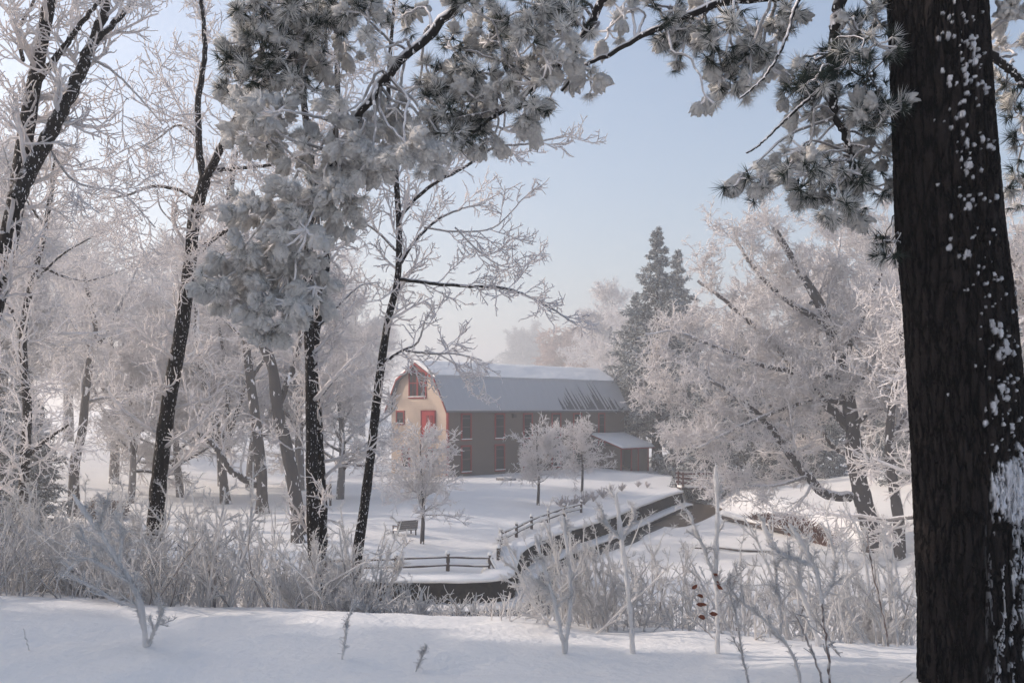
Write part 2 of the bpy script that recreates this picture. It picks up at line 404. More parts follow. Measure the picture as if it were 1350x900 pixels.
# ------------------------------------------------------------------ barn
BX, BY = -5.0, 76.6; BA = math.radians(45.2); ca, sa = math.cos(BA), math.sin(BA); BL, BW = 22.0, 7.0
barn = thing('gambrel_barn', 'long brown barn with cream gable end, red trim and snowy gambrel roof', 'barn', (BX, BY, 0), BA)
def s_of(x, t=0):
    k = (x - CX) / F; X0 = BX - sa * t; Y0 = BY + ca * t; return (k * Y0 - X0) / (ca - k * sa)
def t_of(x, s=0):
    k = (x - CX) / F; X0 = BX + ca * s; Y0 = BY + sa * s; return (k * Y0 - X0) / (-sa - k * ca) 
def z_of(y, s, t=0):
    return EYE + (HY - y) / F * (BY + sa * s + ca * t)
PROF = [(-.35, 5.12), (.55, 6.75), (1.12, 7.72), (3.5, 9.0), (5.88, 7.72), (6.45, 6.75), (7.35, 5.12)]
def roof_t(z):     # inset of the wall outline at height z
    if z <= 5.2: return 0.0
    if z <= 7.72: return (z - 5.2) / 2.52 * 1.12
    return 1.12 + (z - 7.72) / 1.28 * 2.38
def clap(g, along, a0, a1, zs, face, side):
    for z0, z1 in zip(zs[:-1], zs[1:]):
        if side:
            v = [(a0, face - .035, z0), (a1, face - .035, z0), (a1, face - .008, z1), (a0, face - .008, z1), (a0, face, z0), (a1, face, z0)]
            g.add(v, q=[(0, 1, 2, 3), (0, 4, 5, 1)])
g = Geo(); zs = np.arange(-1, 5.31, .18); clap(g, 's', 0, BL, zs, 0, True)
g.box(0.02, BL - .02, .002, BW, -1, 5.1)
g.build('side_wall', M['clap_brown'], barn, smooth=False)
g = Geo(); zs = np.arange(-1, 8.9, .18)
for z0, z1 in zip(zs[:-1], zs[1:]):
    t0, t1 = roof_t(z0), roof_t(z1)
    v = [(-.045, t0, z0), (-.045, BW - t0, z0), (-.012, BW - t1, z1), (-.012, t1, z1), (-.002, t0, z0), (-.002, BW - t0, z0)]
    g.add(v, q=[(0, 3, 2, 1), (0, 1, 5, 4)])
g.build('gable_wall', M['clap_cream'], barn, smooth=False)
g = Geo(); 
v = [(BL, 0.01, -1), (BL, BW, -1), (BL, BW, 5.2), (BL, 5.88, 7.7), (BL, 3.5, 8.95), (BL, 1.12, 7.7), (BL, 0.01, 5.2)]
g.add(v, t=[(0, k, k + 1) for k in range(1, 6)]); g.build('back_gable', M['clap_brown'], barn, smooth=False)
# corner boards
g = Geo(); g.box(-.07, .10, -.07, .0, -1, 5.1); g.box(-.07, -.03, -.0, .12, -1, 5.1); g.build('corner_board', M['red'], barn, False)
g = Geo(); g.box(0.1, BL, -.09, -.045, 4.98, 5.12); g.build('eave_board', M['red'], barn, False)
# roof shell
def shell(prof, s0, s1, th, g):
    p = np.array(prof); n = len(p); q = p.copy(); q[:, 1] -= th
    full = np.vstack([p, q[::-1]]); m = len(full)
    v = [(s, t, z) for s in (s0, s1) for t, z in full]
    g.add(v, q=[(i, (i + 1) % m, m + (i + 1) % m, m + i) for i in range(m)])
    for o, rev in ((0, 0), (m, 1)):
        for i in range(n - 1):
            f = (o + i, o + i + 1, o + m - 2 - i, o + m - 1 - i); g.add(np.array(v)[list(f)], q=[(0, 1, 2, 3) if rev else (3, 2, 1, 0)])
g = Geo(); shell([PROF[0], PROF[2], PROF[3], PROF[4], PROF[6]], -.45, BL + .35, .14, g); roof = g.build('roof', M['roof'], barn, False)
g = Geo()
shell([(a, b - .03) for a, b in (PROF[0], PROF[2], PROF[3], PROF[4], PROF[6])], -.50, -.452, .17, g); g.build('rake_board', M['red'], barn, False)
# snow on the roof: grid over the profile, streaks slid bare near the far end
prof = [PROF[0], PROF[1], PROF[2], PROF[3], PROF[4], PROF[5], PROF[6]]
pp = np.array(prof); sg = np.r_[0, np.cumsum(np.linalg.norm(np.diff(pp, axis=0), axis=1))]
uu = np.linspace(0, sg[-1], 120); sgrid = np.linspace(-.42, BL + .33, 520)
pt = np.interp(uu, sg, pp[:, 0]); pz = np.interp(uu, sg, pp[:, 1])
nrm = np.stack([-np.gradient(pz), np.gradient(pt)], 1); nrm = norm(nrm)
for _ in range(4): nrm[1:-1] = (nrm[:-2] + nrm[2:] + nrm[1:-1]) / 3
S_, U_ = np.meshgrid(sgrid, uu, indexing='ij')
lower = sg[2]
th = .07 + .03 * (fbm(S_ * .8, U_ * .8, 3, 4) - .5) + np.where(U_ > lower, .17 + .10 * (fbm(S_ * .6, U_ * 1.2, 3, 14) - .5), 0)
rs_ = np.random.default_rng(3)
for k in range(19):
    s0 = 13.4 + k * .42 + rs_.uniform(-.12, .12)
    hmax = (1.9 + 1.2 * math.sin(min(1, k / 7.) * 1.5)) * rs_.uniform(.55, 1.1) * (1 if k < 15 else .6)
    wv = .20 * np.clip(1 - U_ / hmax, 0, 1) ** .6 * rs_.uniform(.6, 1.1)
    cl = s0 - U_ * .22
    th = np.where((np.abs(S_ - cl) < wv * 1.25) & (U_ > .10), -.14, th)
ed = np.minimum(np.minimum(S_ - sgrid[0], sgrid[-1] - S_), np.minimum(U_, sg[-1] - U_)); th = th * sstep(ed, -.02, .12) + np.where(ed < .03, -.01, 0)
V = np.stack([S_, pt[None] + nrm[None, :, 0] * th, pz[None] + nrm[None, :, 1] * th], -1)
n1, n2 = S_.shape; idx = np.arange(n1 * n2).reshape(n1, n2)
M['grey_roofing'] = plain('grey_roofing', (.50, .50, .51), .7, .10, 2.5, .25, 12, stretch=(3, .3, .3))  # lower slope coloured greyer than the snow above it
ks_ = int(np.searchsorted(uu, lower)) + 1
for nm, sub, mt in (('lower_roofing', idx[:, :ks_], M['grey_roofing']), ('roof_snow', idx[:, ks_ - 1:], M['snow'])):
    g = Geo(); g.add(V, q=np.stack([sub[:-1, :-1], sub[1:, :-1], sub[1:, 1:], sub[:-1, 1:]], -1)); ob_ = g.build(nm, mt, roof)
    bm_ = bmesh.new(); bm_.from_mesh(ob_.data); bmesh.ops.delete(bm_, geom=[v for v in bm_.verts if not v.link_faces], context='VERTS'); bm_.to_mesh(ob_.data); bm_.free()

def window(par, plane, a0, a1, z0, z1, mull=0, rails=(.5,), frame=None, bw=.13, snow=True, blind=0, bars=False):
    """plane 'side': local y=0 facing -y; plane 'gable': local x=0 facing -x"""
    def B(g, u0, u1, d0, d1, z_0, z_1):
        if plane == 'side': g.box(u0, u1, -d1, -d0, z_0, z_1)
        else: g.box(-d1, -d0, u0, u1, z_0, z_1)
    g = Geo()
    B(g, a0, a0 + bw, .03, .10, z0, z1); B(g, a1 - bw, a1, .03, .10, z0, z1)
    B(g, a0 + bw, a1 - bw, .03, .098, z1 - bw, z1); B(g, a0 + bw, a1 - bw, .03, .12, z0, z0 + bw * .8)
    if mull: m = (a0 + a1) / 2; B(g, m - bw * .6, m + bw * .6, .03, .096, z0 + bw * .8, z1 - bw)
    f = g.build('window', frame or M['red'], par, False)
    g = Geo(); B(g, a0 + bw, a1 - bw, .02, .055, z0 + bw * .8, z1 - bw); g.build('pane', M['glass'], f, False)
    g = Geo()
    for r in rails:
        zr = z0 + (z1 - z0) * r; B(g, a0 + bw, a1 - bw, .056, .08, zr - .045, zr + .045)
    if bars:
        for k in (.25, .75):
            u = a0 + (a1 - a0) * k; B(g, u - .02, u + .02, .056, .07, z0 + bw, z1 - bw)
    g.build('sash', M['oldwood'] if not mull else M['red'], f, False)
    if snow:
        g = Geo(); B(g, a0 + .02, a1 - .02, .05, .17, z0 + bw * .8, z0 + bw * .8 + .07); g.build('sill_snow', M['snow'], f, False)
    return f
cols = [(607, 621), (651.5, 665), (689, 701.6), (726.5, 739), (755, 766.6), (788, 797)]
for i, (xa, xb) in enumerate(cols):
    a0, a1 = s_of(xa), s_of(xb)
    window(barn, 'side', a0, a1, 2.75, 4.93, rails=(.5, .82))
    window(barn, 'side', a0, a1, .18, 2.40, rails=(.5, .82))
def tz(y, t): return EYE + (HY - y) / F * (BY + ca * t)
window(barn, 'gable', t_of(563), t_of(539.5), tz(525, 3.2), tz(488, 3.2), mull=1, rails=(.55,), bw=.14, bars=True)
window(barn, 'gable', t_of(534), t_of(523), tz(560, 5.5), tz(541, 5.5), rails=(.5,))
t0, t1 = t_of(575), t_of(556); zz0, zz1 = tz(582, 2), tz(540.5, 2)
g = Geo(); g.box(-.13, -.05, t0, t0 + .12, zz0, zz1); g.box(-.13, -.05, t1 - .12, t1, zz0, zz1); g.box(-.128, -.05, t0 + .12, t1 - .12, zz1 - .12, zz1)
dfr = g.build('door_frame', M['red'], barn, False)
g = Geo(); g.box(-.10, -.05, t0 + .12, t1 - .12, zz0, zz1 - .12); d = g.build('door', M['red_bright'], barn, False)
g = Geo()
for k in range(2): g.box(-.12, -.10, t0 + .25 + k * .5, t0 + .6 + k * .5, zz0 + .3, zz1 - .4)
g.build('door_panel', M['red'], d, False)
window(barn, 'gable', 1.6, 2.6, .4, 2.2, rails=(.5,)); window(barn, 'gable', 4.6, 5.6, .4, 2.2, rails=(.5,))
g = Geo(); ls_ = s_of(674); g.box(ls_, ls_ + .35, -.28, -.05, 4.55, 4.85); g.build('eave_lamp', M['oldwood'], barn, False)
# lean-to shed
sh = Geo(); s0, s1, T0 = 17.6, 21.6, -3.1
sh.box(s0, s0 + .12, T0, -.05, -1.2, 1.95); sh.box(s1 - .12, s1, T0, -.05, -1.2, 1.95); sh.box(s0 + 1.5, s1 - .12, T0, T0 + .12, -1.2, 1.75)
sh.box(s0 + .12, s1 - .12, -.4, -.05, -1.2, 1.9)
lean = sh.build('lean_to', M['clap_brown'], barn, False)
g = Geo()
for s in (s0 - .06, s0 + 1.4, s0 + 2.4, s1 - .12): g.box(s, s + .16, T0 - .06, T0 - .01, -1.2, 1.72)
g.build('lean_to_post', M['red'], lean, False)
g = Geo(); v = []
for s in (s0 - .4, s1 + .4):
    v += [(s, T0 - .5, 1.72), (s, -.04, 2.85), (s, -.04, 2.97), (s, T0 - .5, 1.84)]
g.add(v, q=[(0, 1, 2, 3), (7, 6, 5, 4), (0, 4, 5, 1), (1, 5, 6, 2), (2, 6, 7, 3), (3, 7, 4, 0)]); lr = g.build('lean_to_roof', M['red'], lean, False)
sg_, tg_ = np.meshgrid(np.linspace(s0 - .42, s1 + .42, 50), np.linspace(0, 1, 30), indexing='ij')
e = np.minimum(np.minimum(sg_ - sg_[0, 0], sg_[-1, 0] - sg_) * 1.0, np.minimum(tg_, 1.02 - tg_) * 3.5)
tt = T0 - .52 + tg_ * (-.04 - T0 + .50); zz = 1.845 + tg_ * 1.13 + .2 * sstep(e, 0, .2) - .01
idx = np.arange(sg_.size).reshape(sg_.shape); g = Geo()
g.add(np.stack([sg_, tt, zz], -1), q=np.stack([idx[:-1, :-1], idx[1:, :-1], idx[1:, 1:], idx[:-1, 1:]], -1)); g.build('lean_to_snow', M['snow'], lr)

# ------------------------------------------------------------------ small built things
def rod(g, a, b, r0, r1=None, S=8, K=2, wob=0):
    P = catmull([a, b], K)
    if wob: P[1:-1] += rng.normal(size=(K - 2, 3)) * wob
    g.tubes(P[None], np.linspace(r0, r1 or r0, K)[None], S)
    for e, k in ((0, 0), (1, K - 1)):
        c = P[k]; base = g.n; ring = np.concatenate(g.v)[-(K * S):].reshape(K, S, 3)[k] if e == 0 else ring2
        if e == 0: ring2 = np.concatenate(g.v)[-(K * S):].reshape(K, S, 3)[K - 1]
        n0 = g.n; g.add(np.vstack([ring, c]), t=[(i, (i + 1) % S, S) if e else ((i + 1) % S, i, S) for i in range(S)])
def fence(name, label, pts, rails, dbl=True):
    root = thing(name, label, 'fence', (*pts[0], gz(*pts[0])), 0, 'split rail fences along the lawn')
    L = np.array(root.location)
    P3 = [np.array([x, y, gz(x, y)]) for x, y in pts]
    for p in P3:
        g = Geo(); rod(g, p - L - [0, 0, .3], p - L + [rng.normal() * .02, 0, .62], .075, .065); po = g.build('post', M['oldwood'], root)
        g = Geo(); g.tubes(np.array([[p - L + [0, 0, .61], p - L + [0, 0, .66], p - L + [0, 0, .71], p - L + [0, 0, .74]]]), np.array([[.08, .095, .07, .01]]), 8); g.build('post_snow', M['snow'], po)
    for a, b in zip(P3[:-1], P3[1:]):
        for h in rails:
            g = Geo(); e = norm(b - a) * .12
            A_, B_ = a - L + [0, .0, h] - e, b - L + [0, 0, h] + e
            rod(g, A_, B_, .05, .042, 7, 5, .012); r = g.build('rail', M['oldwood'], root)
            g = Geo(); P = catmull([A_ + [0, 0, .045], B_ + [0, 0, .045]], 9); P[:, 2] += rng.normal(size=9) * .006
            g.tubes(P[None], np.full((1, 9), .055), 6); g.build('rail_snow', M['snow'], r)
near_px = [(430, 757), (521, 755), (590, 753), (646, 752), (667, 754)]
fence('split_rail_fence', 'snow-capped split rail fence running straight above the dam wall', [gp(x, y, -.6) for x, y in near_px], (.22, .5))
cur_px = [(657, 740), (658, 728), (660, 715), (680.6, 706), (701, 696), (723, 688), (743.6, 681), (766, 675)]
fence('split_rail_fence', 'split rail fence curving up the lawn edge beside the stone wall', [gp(x, y, -.55) for x, y in cur_px], (.2, .45))

# bench
bx, by = gp(531, 704, -.25); bench = thing('park_bench', 'grey wooden park bench half buried on the snowy lawn', 'bench', (bx, by, gz(bx, by) - .18), math.radians(38))
bench.scale = (.8, .8, .85)
g = Geo()
for k in range(4): g.box(-.65, .65, -.45 + k * .115, -.345 + k * .115, .42, .46)
g.build('seat', M['greywood'], bench, False)
g = Geo()
for k in range(4): g.box(-.65, .65, -.5 - k * .02, -.46 - k * .02, .50 + k * .115, .605 + k * .115)
g.build('backrest', M['greywood'], bench, False)
for sx in (-.6, .54):
    g = Geo(); g.box(sx, sx + .06, -.45, .10, .64, .69); g.build('armrest', M['oldwood'], bench, False)
    for y0 in (-.45, .03):
        g = Geo(); g.box(sx + .003, sx + .057, y0, y0 + .06, 0, .638); g.build('leg', M['oldwood'], bench, False)
g = Geo(); sgx, sgy = np.meshgrid(np.linspace(-.66, .66, 20), np.linspace(-.46, .02, 10), indexing='ij')
e = np.minimum(.66 - abs(sgx), .24 - abs(sgy + .22)); idx = np.arange(sgx.size).reshape(sgx.shape)
g.add(np.stack([sgx, sgy, .462 + .10 * sstep(e, 0, .1)], -1), q=np.stack([idx[:-1, :-1], idx[1:, :-1], idx[1:, 1:], idx[:-1, 1:]], -1)); g.build('seat_snow', M['snow'], bench)

# notice board behind the twin trunk
bx, by = gp(427, 668, -.1); nb = thing('notice_board', 'small wooden notice board on posts beside the twin dark trunks', 'notice board', (bx, by, gz(bx, by)), math.radians(-20))
g = Geo(); g.box(-.55, .35, -.03, .03, .45, 1.15); g.build('board', M['greywood'], nb, False)
for sx in (-.6, .36):
    g = Geo(); g.box(sx, sx + .09, -.045, .045, -.3, 1.2); g.build('post', M['oldwood'], nb, False)
g = Geo(); g.tubes(np.array([[(-.66, 0, 1.2), (-.5, 0, 1.22), (.3, 0, 1.22), (.5, 0, 1.2)]]), np.array([[.02, .07, .07, .02]]), 8); g.build('board_snow', M['snow'], nb)

# low hatch / slab by the barn wall
bx, by = gp(667, 631, .05); sl = thing('cellar_hatch', 'small flat snow-covered hatch in front of the barn wall', 'hatch', (bx, by, gz(bx, by)), BA)
g = Geo(); g.box(-.55, .55, -.5, .5, -.1, .16); g.build('hatch_frame', M['greywood'], sl, False)
g = Geo(); g.box(-.5, .5, -.45, .45, .163, .22); g.build('hatch_snow', M['snow'], sl, False)

# footbridge at the end of the wall
M['bridge'] = plain('bridge_wood', (.11, .045, .036), .8, .3, 6, .2)
fb = thing('footbridge', 'short reddish wooden footbridge at the far end of the stone wall', 'footbridge', (13.2, 72.5, -.5), math.radians(8))
g = Geo(); g.box(-.9, 3.2, -.6, .6, -.14, 0); g.build('deck', M['oldwood'], fb, False)
g = Geo(); g.box(-.9, 3.2, -.55, .55, .004, .14); g.build('deck_snow', M['snow'], fb, False)
for yy in (-.6, .54):
    for k in range(4):
        g = Geo(); g.box(-.85 + k * 1.3, -.74 + k * 1.3, yy, yy + .08, 0, 1.15); g.build('post', M['bridge'], fb, False)
    for h in (.3, .62, .95):
        g = Geo(); g.box(-.95, 3.25, yy + .082, yy + .13, h, h + .14); r = g.build('rail', M['bridge'], fb, False)
        g = Geo(); g.box(-.95, 3.25, yy + .08, yy + .132, h + .143, h + .19); g.build('rail_snow', M['snow'], r, False)

# rails by the spruces behind the lean-to
fence('paddock_fence', 'far dark rail fence between the spruce trunks past the barn', [(11.2, 98), (13, 97.5), (15, 97), (17, 96.5)], (.3, .7))

# logs at the river
def logthing(name, label, P, r, snow=.6):
    P = catmull(P, 24); root = thing(name, label, 'log', P[0]); P = P - P[0]
    g = Geo(); R = np.linspace(r, r * .55, 24) * (1 + .1 * rng.normal(size=24)); g.tubes(P[None], R[None], 8); g.build('trunk', M['oldwood'], root)
    g = Geo(); g.tubes((P + [0, 0, r * .75])[None], (np.linspace(r, r * .5, 24) * snow * (1 + .3 * rng.random(24)))[None], 7); g.build('snow_cover', M['snow'], root)
def p3(x, y, z): return np.array([*gp(x, y, z), z])
logthing('fallen_log', 'long snow-covered fallen log along the far river bank', [p3(955, 681, -1.5), p3(990, 690, -1.5), p3(1030, 698, -1.45), p3(1070, 706, -1.5)], .2, .8)
logthing('frozen_branch', 'thin broken branch lying on the river ice', [p3(915, 722, -1.68), p3(950, 722, -1.6), p3(975, 725, -1.62), p3(1018, 727, -1.68)], .07, .8)
logthing('river_log', 'short snowy log frozen into ice in front of the ledge', [p3(815, 703, -1.66), p3(845, 692, -1.6), p3(868, 684, -1.66)], .13, .8)

# brown reed bank
g = Geo(); n = 5200; t = rng.random(n)
a_, b_ = p3(1000, 668, -.6), p3(1092, 697, -.9)
base = a_ + (b_ - a_) * t[:, None]; base[:, 1] += rng.normal(size=n) * .5; base[:, 0] += rng.normal(size=n) * .15
base[:, 2] = height(base[:, 0], base[:, 1]) - .05
dirr = np.stack([rng.normal(size=n) * .5, rng.normal(size=n) * .5 - .3, np.ones(n)], 1); hh = (.6 + .55 * rng.random(n)) * (1 - np.abs(t - .4) * .9)
P = base[:, None] + dirr[:, None] * hh[:, None, None] * np.array([0, .5, 1])[None, :, None]
g.tubes(P, np.tile([.02, .02, .012], (n, 1)), 3, a=np.where(rng.random((n, 1)) < .12, 1., 0.) * np.ones((1, 3)) * [.3, .7, 1])
M['reed'] = wood('reed_rime', (.14, .06, .04), top=.12, lo=.5, hi=.95, bs=6)
reed = g.build('reed_bank', M['reed']); tag(reed, 'low bank of rusty brown reeds beside the far snow slope', 'reeds')

# ------------------------------------------------------------------ trees
def frostval(R, lo=.012, hi=.05):    # thin wood is wholly rimed
    return 1 - sstep(R, lo, hi)

def make_tree(name, cat, trunkP, r0, r1, limbs, levels, bark, twigm, loc, S=10, fr=(.012, .05), tfr=0.0):
    """trunkP (K,3) and limbs [(pts, r0, r1)] are world positions; levels: list of kids() args grown from trunk and limbs"""
    root = thing(name, '', cat, loc); L = np.array(root.location)
    K = 40
    tp = catmull(trunkP, K) - L
    tr = np.linspace(r0, r1, K) * (1 + .04 * rng.normal(size=K)); tr[:4] *= np.array([1.35, 1.2, 1.08, 1.03])
    lf = (.006, .02) if fr[0] < .02 else fr
    g = Geo(); g.tubes(tp[None], tr[None], S + 4, a=tfr)
    par = [(tp[None], tr[None])]
    for (pts, a, b) in limbs:
        lp = catmull(pts, K) - L; lp[1:-1] += np.cumsum(rng.normal(size=(K - 2, 3)), 0) * 0.0 + rng.normal(size=(K - 2, 3)) * a * .12
        lr = np.linspace(a, b, K); g.tubes(lp[None], lr[None], S, a=frostval(lr, *lf)[None] * .7 + tfr * .5)
        par.append((lp[None], lr[None]))
    g.build('trunk', bark, root)
    g = Geo()
    PP = np.concatenate([p for p, _ in par]); RR = np.concatenate([r for _, r in par])
    for li, (kw, Sd) in enumerate(levels):
        if li == 0:
            ks = []
            for j, (p, r) in enumerate(par):
                k2 = dict(kw)
                if j == 0: k2['t0'] = kw.get('tt', .45); 
                k2.pop('tt', None); k2['n'] = max(2, int(kw['n'] * (np.linalg.norm(np.diff(p[0], axis=0), axis=1).sum() * (1 - k2['t0']) / kw.get('per', 1.0)))) if 'per' in kw else kw['n']
                k2.pop('per', None)
                ks.append(kids(p, r, **k2))
            PP = np.concatenate([a for a, _ in ks]); RR = np.concatenate([b for _, b in ks])
        else:
            PP, RR = kids(PP, RR, **kw)
        g.tubes(PP, RR, Sd, a=frostval(RR, *fr))
    g.build('crown', twigm, root)
    return root

def auto_tree(name, cat, H, spread, lean, nl, seed, dens=1.0, rr=.028, base=.18, flat=0.0, droop=0.0, r0=.28, upl=.35, ang=50):
    """free-standing frosted tree around the origin"""
    global rng
    rng = np.random.default_rng(seed)
    root = thing(name, '', cat)
    K = 14; t = np.linspace(0, 1, K)
    tp = np.stack([lean * t * H * .3 + .25 * np.sin(t * 5 + seed), .25 * np.sin(t * 4 + 2 * seed) * t, t * H * .86], 1); tp[:, :2] -= tp[0, :2]
    tp[0, 2] = -.5
    tr = r0 * (1 - t) ** .8 + .03
    g = Geo(); g.tubes(tp[None], tr[None], 8, a=.15)
    P, R = kids(tp[None], tr[None], nl, 9, base, .98, spread, ang, up=upl - droop * .3, wob=.16, rs=.55, rend=.3, rmin=.03, fall=.45, flat=flat)
    g.tubes(P, R, 5, a=frostval(R, .02, .12))
    g.build('trunk', M['bark_far'], root)
    g = Geo()
    P2, R2 = kids(P, R, int(9 * dens), 6, .2, 1, spread * .42, 48, up=.15 - droop, wob=.2, rs=.6, rend=.5, rmin=rr, rmax=.06, fall=.5)
    P3, R3 = kids(P2, R2, int(8 * dens), 5, .15, 1, spread * .18, 50, up=.1 - droop, wob=.22, rs=.7, rend=.6, rmin=rr * .9, rmax=rr * 1.2, fall=.4)
    P4, R4 = kids(P3, R3, 5, 3, .2, 1, spread * .085, 55, up=.05 - droop * .6, wob=.2, rs=.8, rend=.7, rmin=rr * .75, rmax=rr, fall=.3)
    for P_, R_ in ((P2, R2), (P3, R3), (P4, R4)): g.tubes(P_, R_, 3, a=np.full(R_.shape, .97) if P_ is not P2 else frostval(R2, .03, .09))
    g.build('crown', M['twig'], root)
    return root

def spruce(seed, H=14.0, Wd=3.2, dens=1.0, bare=.05, name='spruce', rr=.05):
    global rng
    rng = np.random.default_rng(seed)
    root = thing(name, '', 'spruce tree')
    K = 12; t = np.linspace(0, 1, K); tp = np.stack([0 * t, 0 * t, t * H], 1); tp[0, 2] = -.5
    g = Geo(); g.tubes(tp[None], (.24 * (1 - t) + .02)[None] * H / 14, 8); g.build('trunk', M['bark_far'], root)
    nb_ = int(110 * dens); h = bare + (1 - bare) * (np.arange(nb_) + rng.random(nb_)) / nb_; h = h ** .9
    az = np.arange(nb_) * 2.4 + rng.normal(size=nb_) * .4
    Lb = Wd * (1 - h) ** 1.0 * (.55 + .7 * rng.random(nb_)) + .15
    st = np.stack([0 * h, 0 * h, h * H], 1); D = np.stack([np.cos(az), np.sin(az), 0 * az], 1)
    u = np.linspace(0, 1, 8)
    dr = np.stack([u * .0 - .35 * u + .28 * u * u] * nb_) + .08 * rng.normal(size=(nb_, 1)) * u
    P = st[:, None] + D[:, None] * (u[None, :, None] * Lb[:, None, None]); P[:, :, 2] += dr * Lb[:, None] * .9 + .25 * (h[:, None] - .3) * u * Lb[:, None]
    R = (.05 * (1 - u) + .018)[None] * np.ones((nb_, 1))
    g = Geo(); g.tubes(P, R, 4, a=.1)
    P2, R2 = kids(P, R, 12, 5, .12, 1, Wd * .30, 55, up=-.35, wob=.1, rs=1, rend=.5, rmin=rr, rmax=rr * 1.1, fall=.5, flat=.6)
    kk = np.repeat(np.clip(Lb / Wd * 1.7, .16, 1), 12)[:, None, None]; P2 = P2[:, :1] + (P2 - P2[:, :1]) * kk
    P3, R3 = kids(P2, R2, 8, 3, .05, 1, Wd * .11, 55, up=-.5, wob=.15, rs=1, rend=.35, rmin=rr * .9, rmax=rr, fall=.3)
    k3 = np.repeat(kk[:, 0, 0], 8)[:, None, None]; P3 = P3[:, :1] + (P3 - P3[:, :1]) * (.35 + .65 * k3); R3 = R3 * (.55 + .45 * k3[:, :, 0])
    g.tubes(P2, R2, 3, a=.06); g.tubes(P3, R3, 3, a=.06 + .25 * (rng.random(R3.shape) > .6))
    g.build('crown', M['spruce'], root)
    return root

# --- near tree: far left double stem (world built)
def L3(pts, Y, dY=0.0):
    n = len(pts); return [px(x, y, Y + dY * i / max(1, n - 1)) for i, (x, y) in enumerate(pts)]
def limb(pts, Y, dY, r0, r1): return (L3(pts, Y, dY), r0, r1)
nearlev = lambda a=1.0, up=.25: [
    (dict(n=2.4, per=.55, K=9, t0=.08, t1=1, tt=.35, length=.95 * a, ang=52, up=up, wob=.16, rs=.42, rend=.4, rmin=.009, rmax=.03, fall=.35), 5),
    (dict(n=8, K=7, t0=.12, t1=1, length=.42 * a, ang=48, up=up, wob=.2, rs=.65, rend=.6, rmin=.0075, rmax=.016, fall=.4), 4),
    (dict(n=6, K=5, t0=.15, t1=1, length=.17 * a, ang=50, up=up * .8, wob=.2, rs=.85, rend=.7, rmin=.0065, rmax=.010, fall=.3), 3)]
rng = np.random.default_rng(21)
def ground_base(x, Y): return px(x, 0, Y)[0], Y
def trunk_pts(pts, Y, dY=0):
    P = L3(pts, Y, dY); b = P[0].copy(); b[2] = gz(b[0], b[1]) - .2
    if P[0][2] > b[2] + .15: P = [b] + P
    else: P[0] = b
    return P
Y1 = 9.5
t = make_tree('double_stem_tree', 'tree', trunk_pts([(-95, 640), (-45, 500), (-12, 410), (5, 345), (20, 270), (32, 190), (45, 110), (62, 20), (85, -120)], Y1, .8), .13, .05,
    [limb([(22, 262), (48, 208), (85, 140), (115, 75), (138, 10), (170, -90)], Y1 + .2, .6, .085, .03),
     limb([(118, 62), (150, 30), (178, 0), (230, -60)], Y1 + .5, .5, .035, .015),
     limb([(48, 108), (80, 68), (108, 30), (140, -10)], Y1 + .6, -.6, .04, .015),
     limb([(30, 80), (25, 40), (45, 0), (60, -60)], Y1 + .6, .4, .022, .012),
     limb([(-8, 400), (-40, 330), (-90, 280)], Y1, -.6, .05, .02),
     limb([(115, 75), (150, 95), (185, 130), (215, 165)], Y1 + .4, .9, .014, .008),
     limb([(60, 190), (100, 240), (160, 255), (205, 300)], Y1 + .4, .9, .014, .008)],
    nearlev(), M['bark'], M['twig'], (px(-95, 0, Y1)[0], Y1, gz(px(-95, 0, Y1)[0], Y1)), tfr=.0)
tag(t, 'dark forked tree leaning in from the left edge with rime-covered twigs', 'tree')

Y3 = 12.5
t = make_tree('curved_tree', 'tree', trunk_pts([(208, 805), (208, 740), (205, 690), (212, 610), (224, 520), (240, 430), (250, 350), (256, 290), (270, 238)], Y3), .115, .075,
    [limb([(268, 240), (262, 190), (262, 130), (270, 70), (266, 10), (255, -90)], Y3, .5, .05, .018),
     limb([(270, 238), (292, 195), (312, 155), (335, 110), (350, 40), (360, -60)], Y3, -.5, .055, .02),
     limb([(288, 224), (330, 220), (365, 216), (395, 204), (430, 196)], Y3, -.8, .028, .012),
     limb([(258, 262), (235, 250), (200, 246), (165, 258), (135, 262)], Y3, .8, .03, .010),
     limb([(207, 250), (212, 275), (232, 298), (236, 310)], Y3 + .3, .3, .012, .008),
     limb([(264, 330), (278, 318), (296, 305), (318, 298)], Y3, -.8, .038, .014),
     limb([(312, 160), (325, 175), (330, 205), (336, 235)], Y3 - .2, -.3, .012, .008),
     limb([(260, 180), (235, 165), (205, 185), (175, 200)], Y3 + .2, .8, .02, .009)],
    nearlev(.95), M['bark'], M['twig'], (px(208, 0, Y3)[0], Y3, gz(px(208, 0, Y3)[0], Y3)))
tag(t, 'black S-curved trunk plastered with snow flecks, left of the snow-laden pine bough', 'tree')

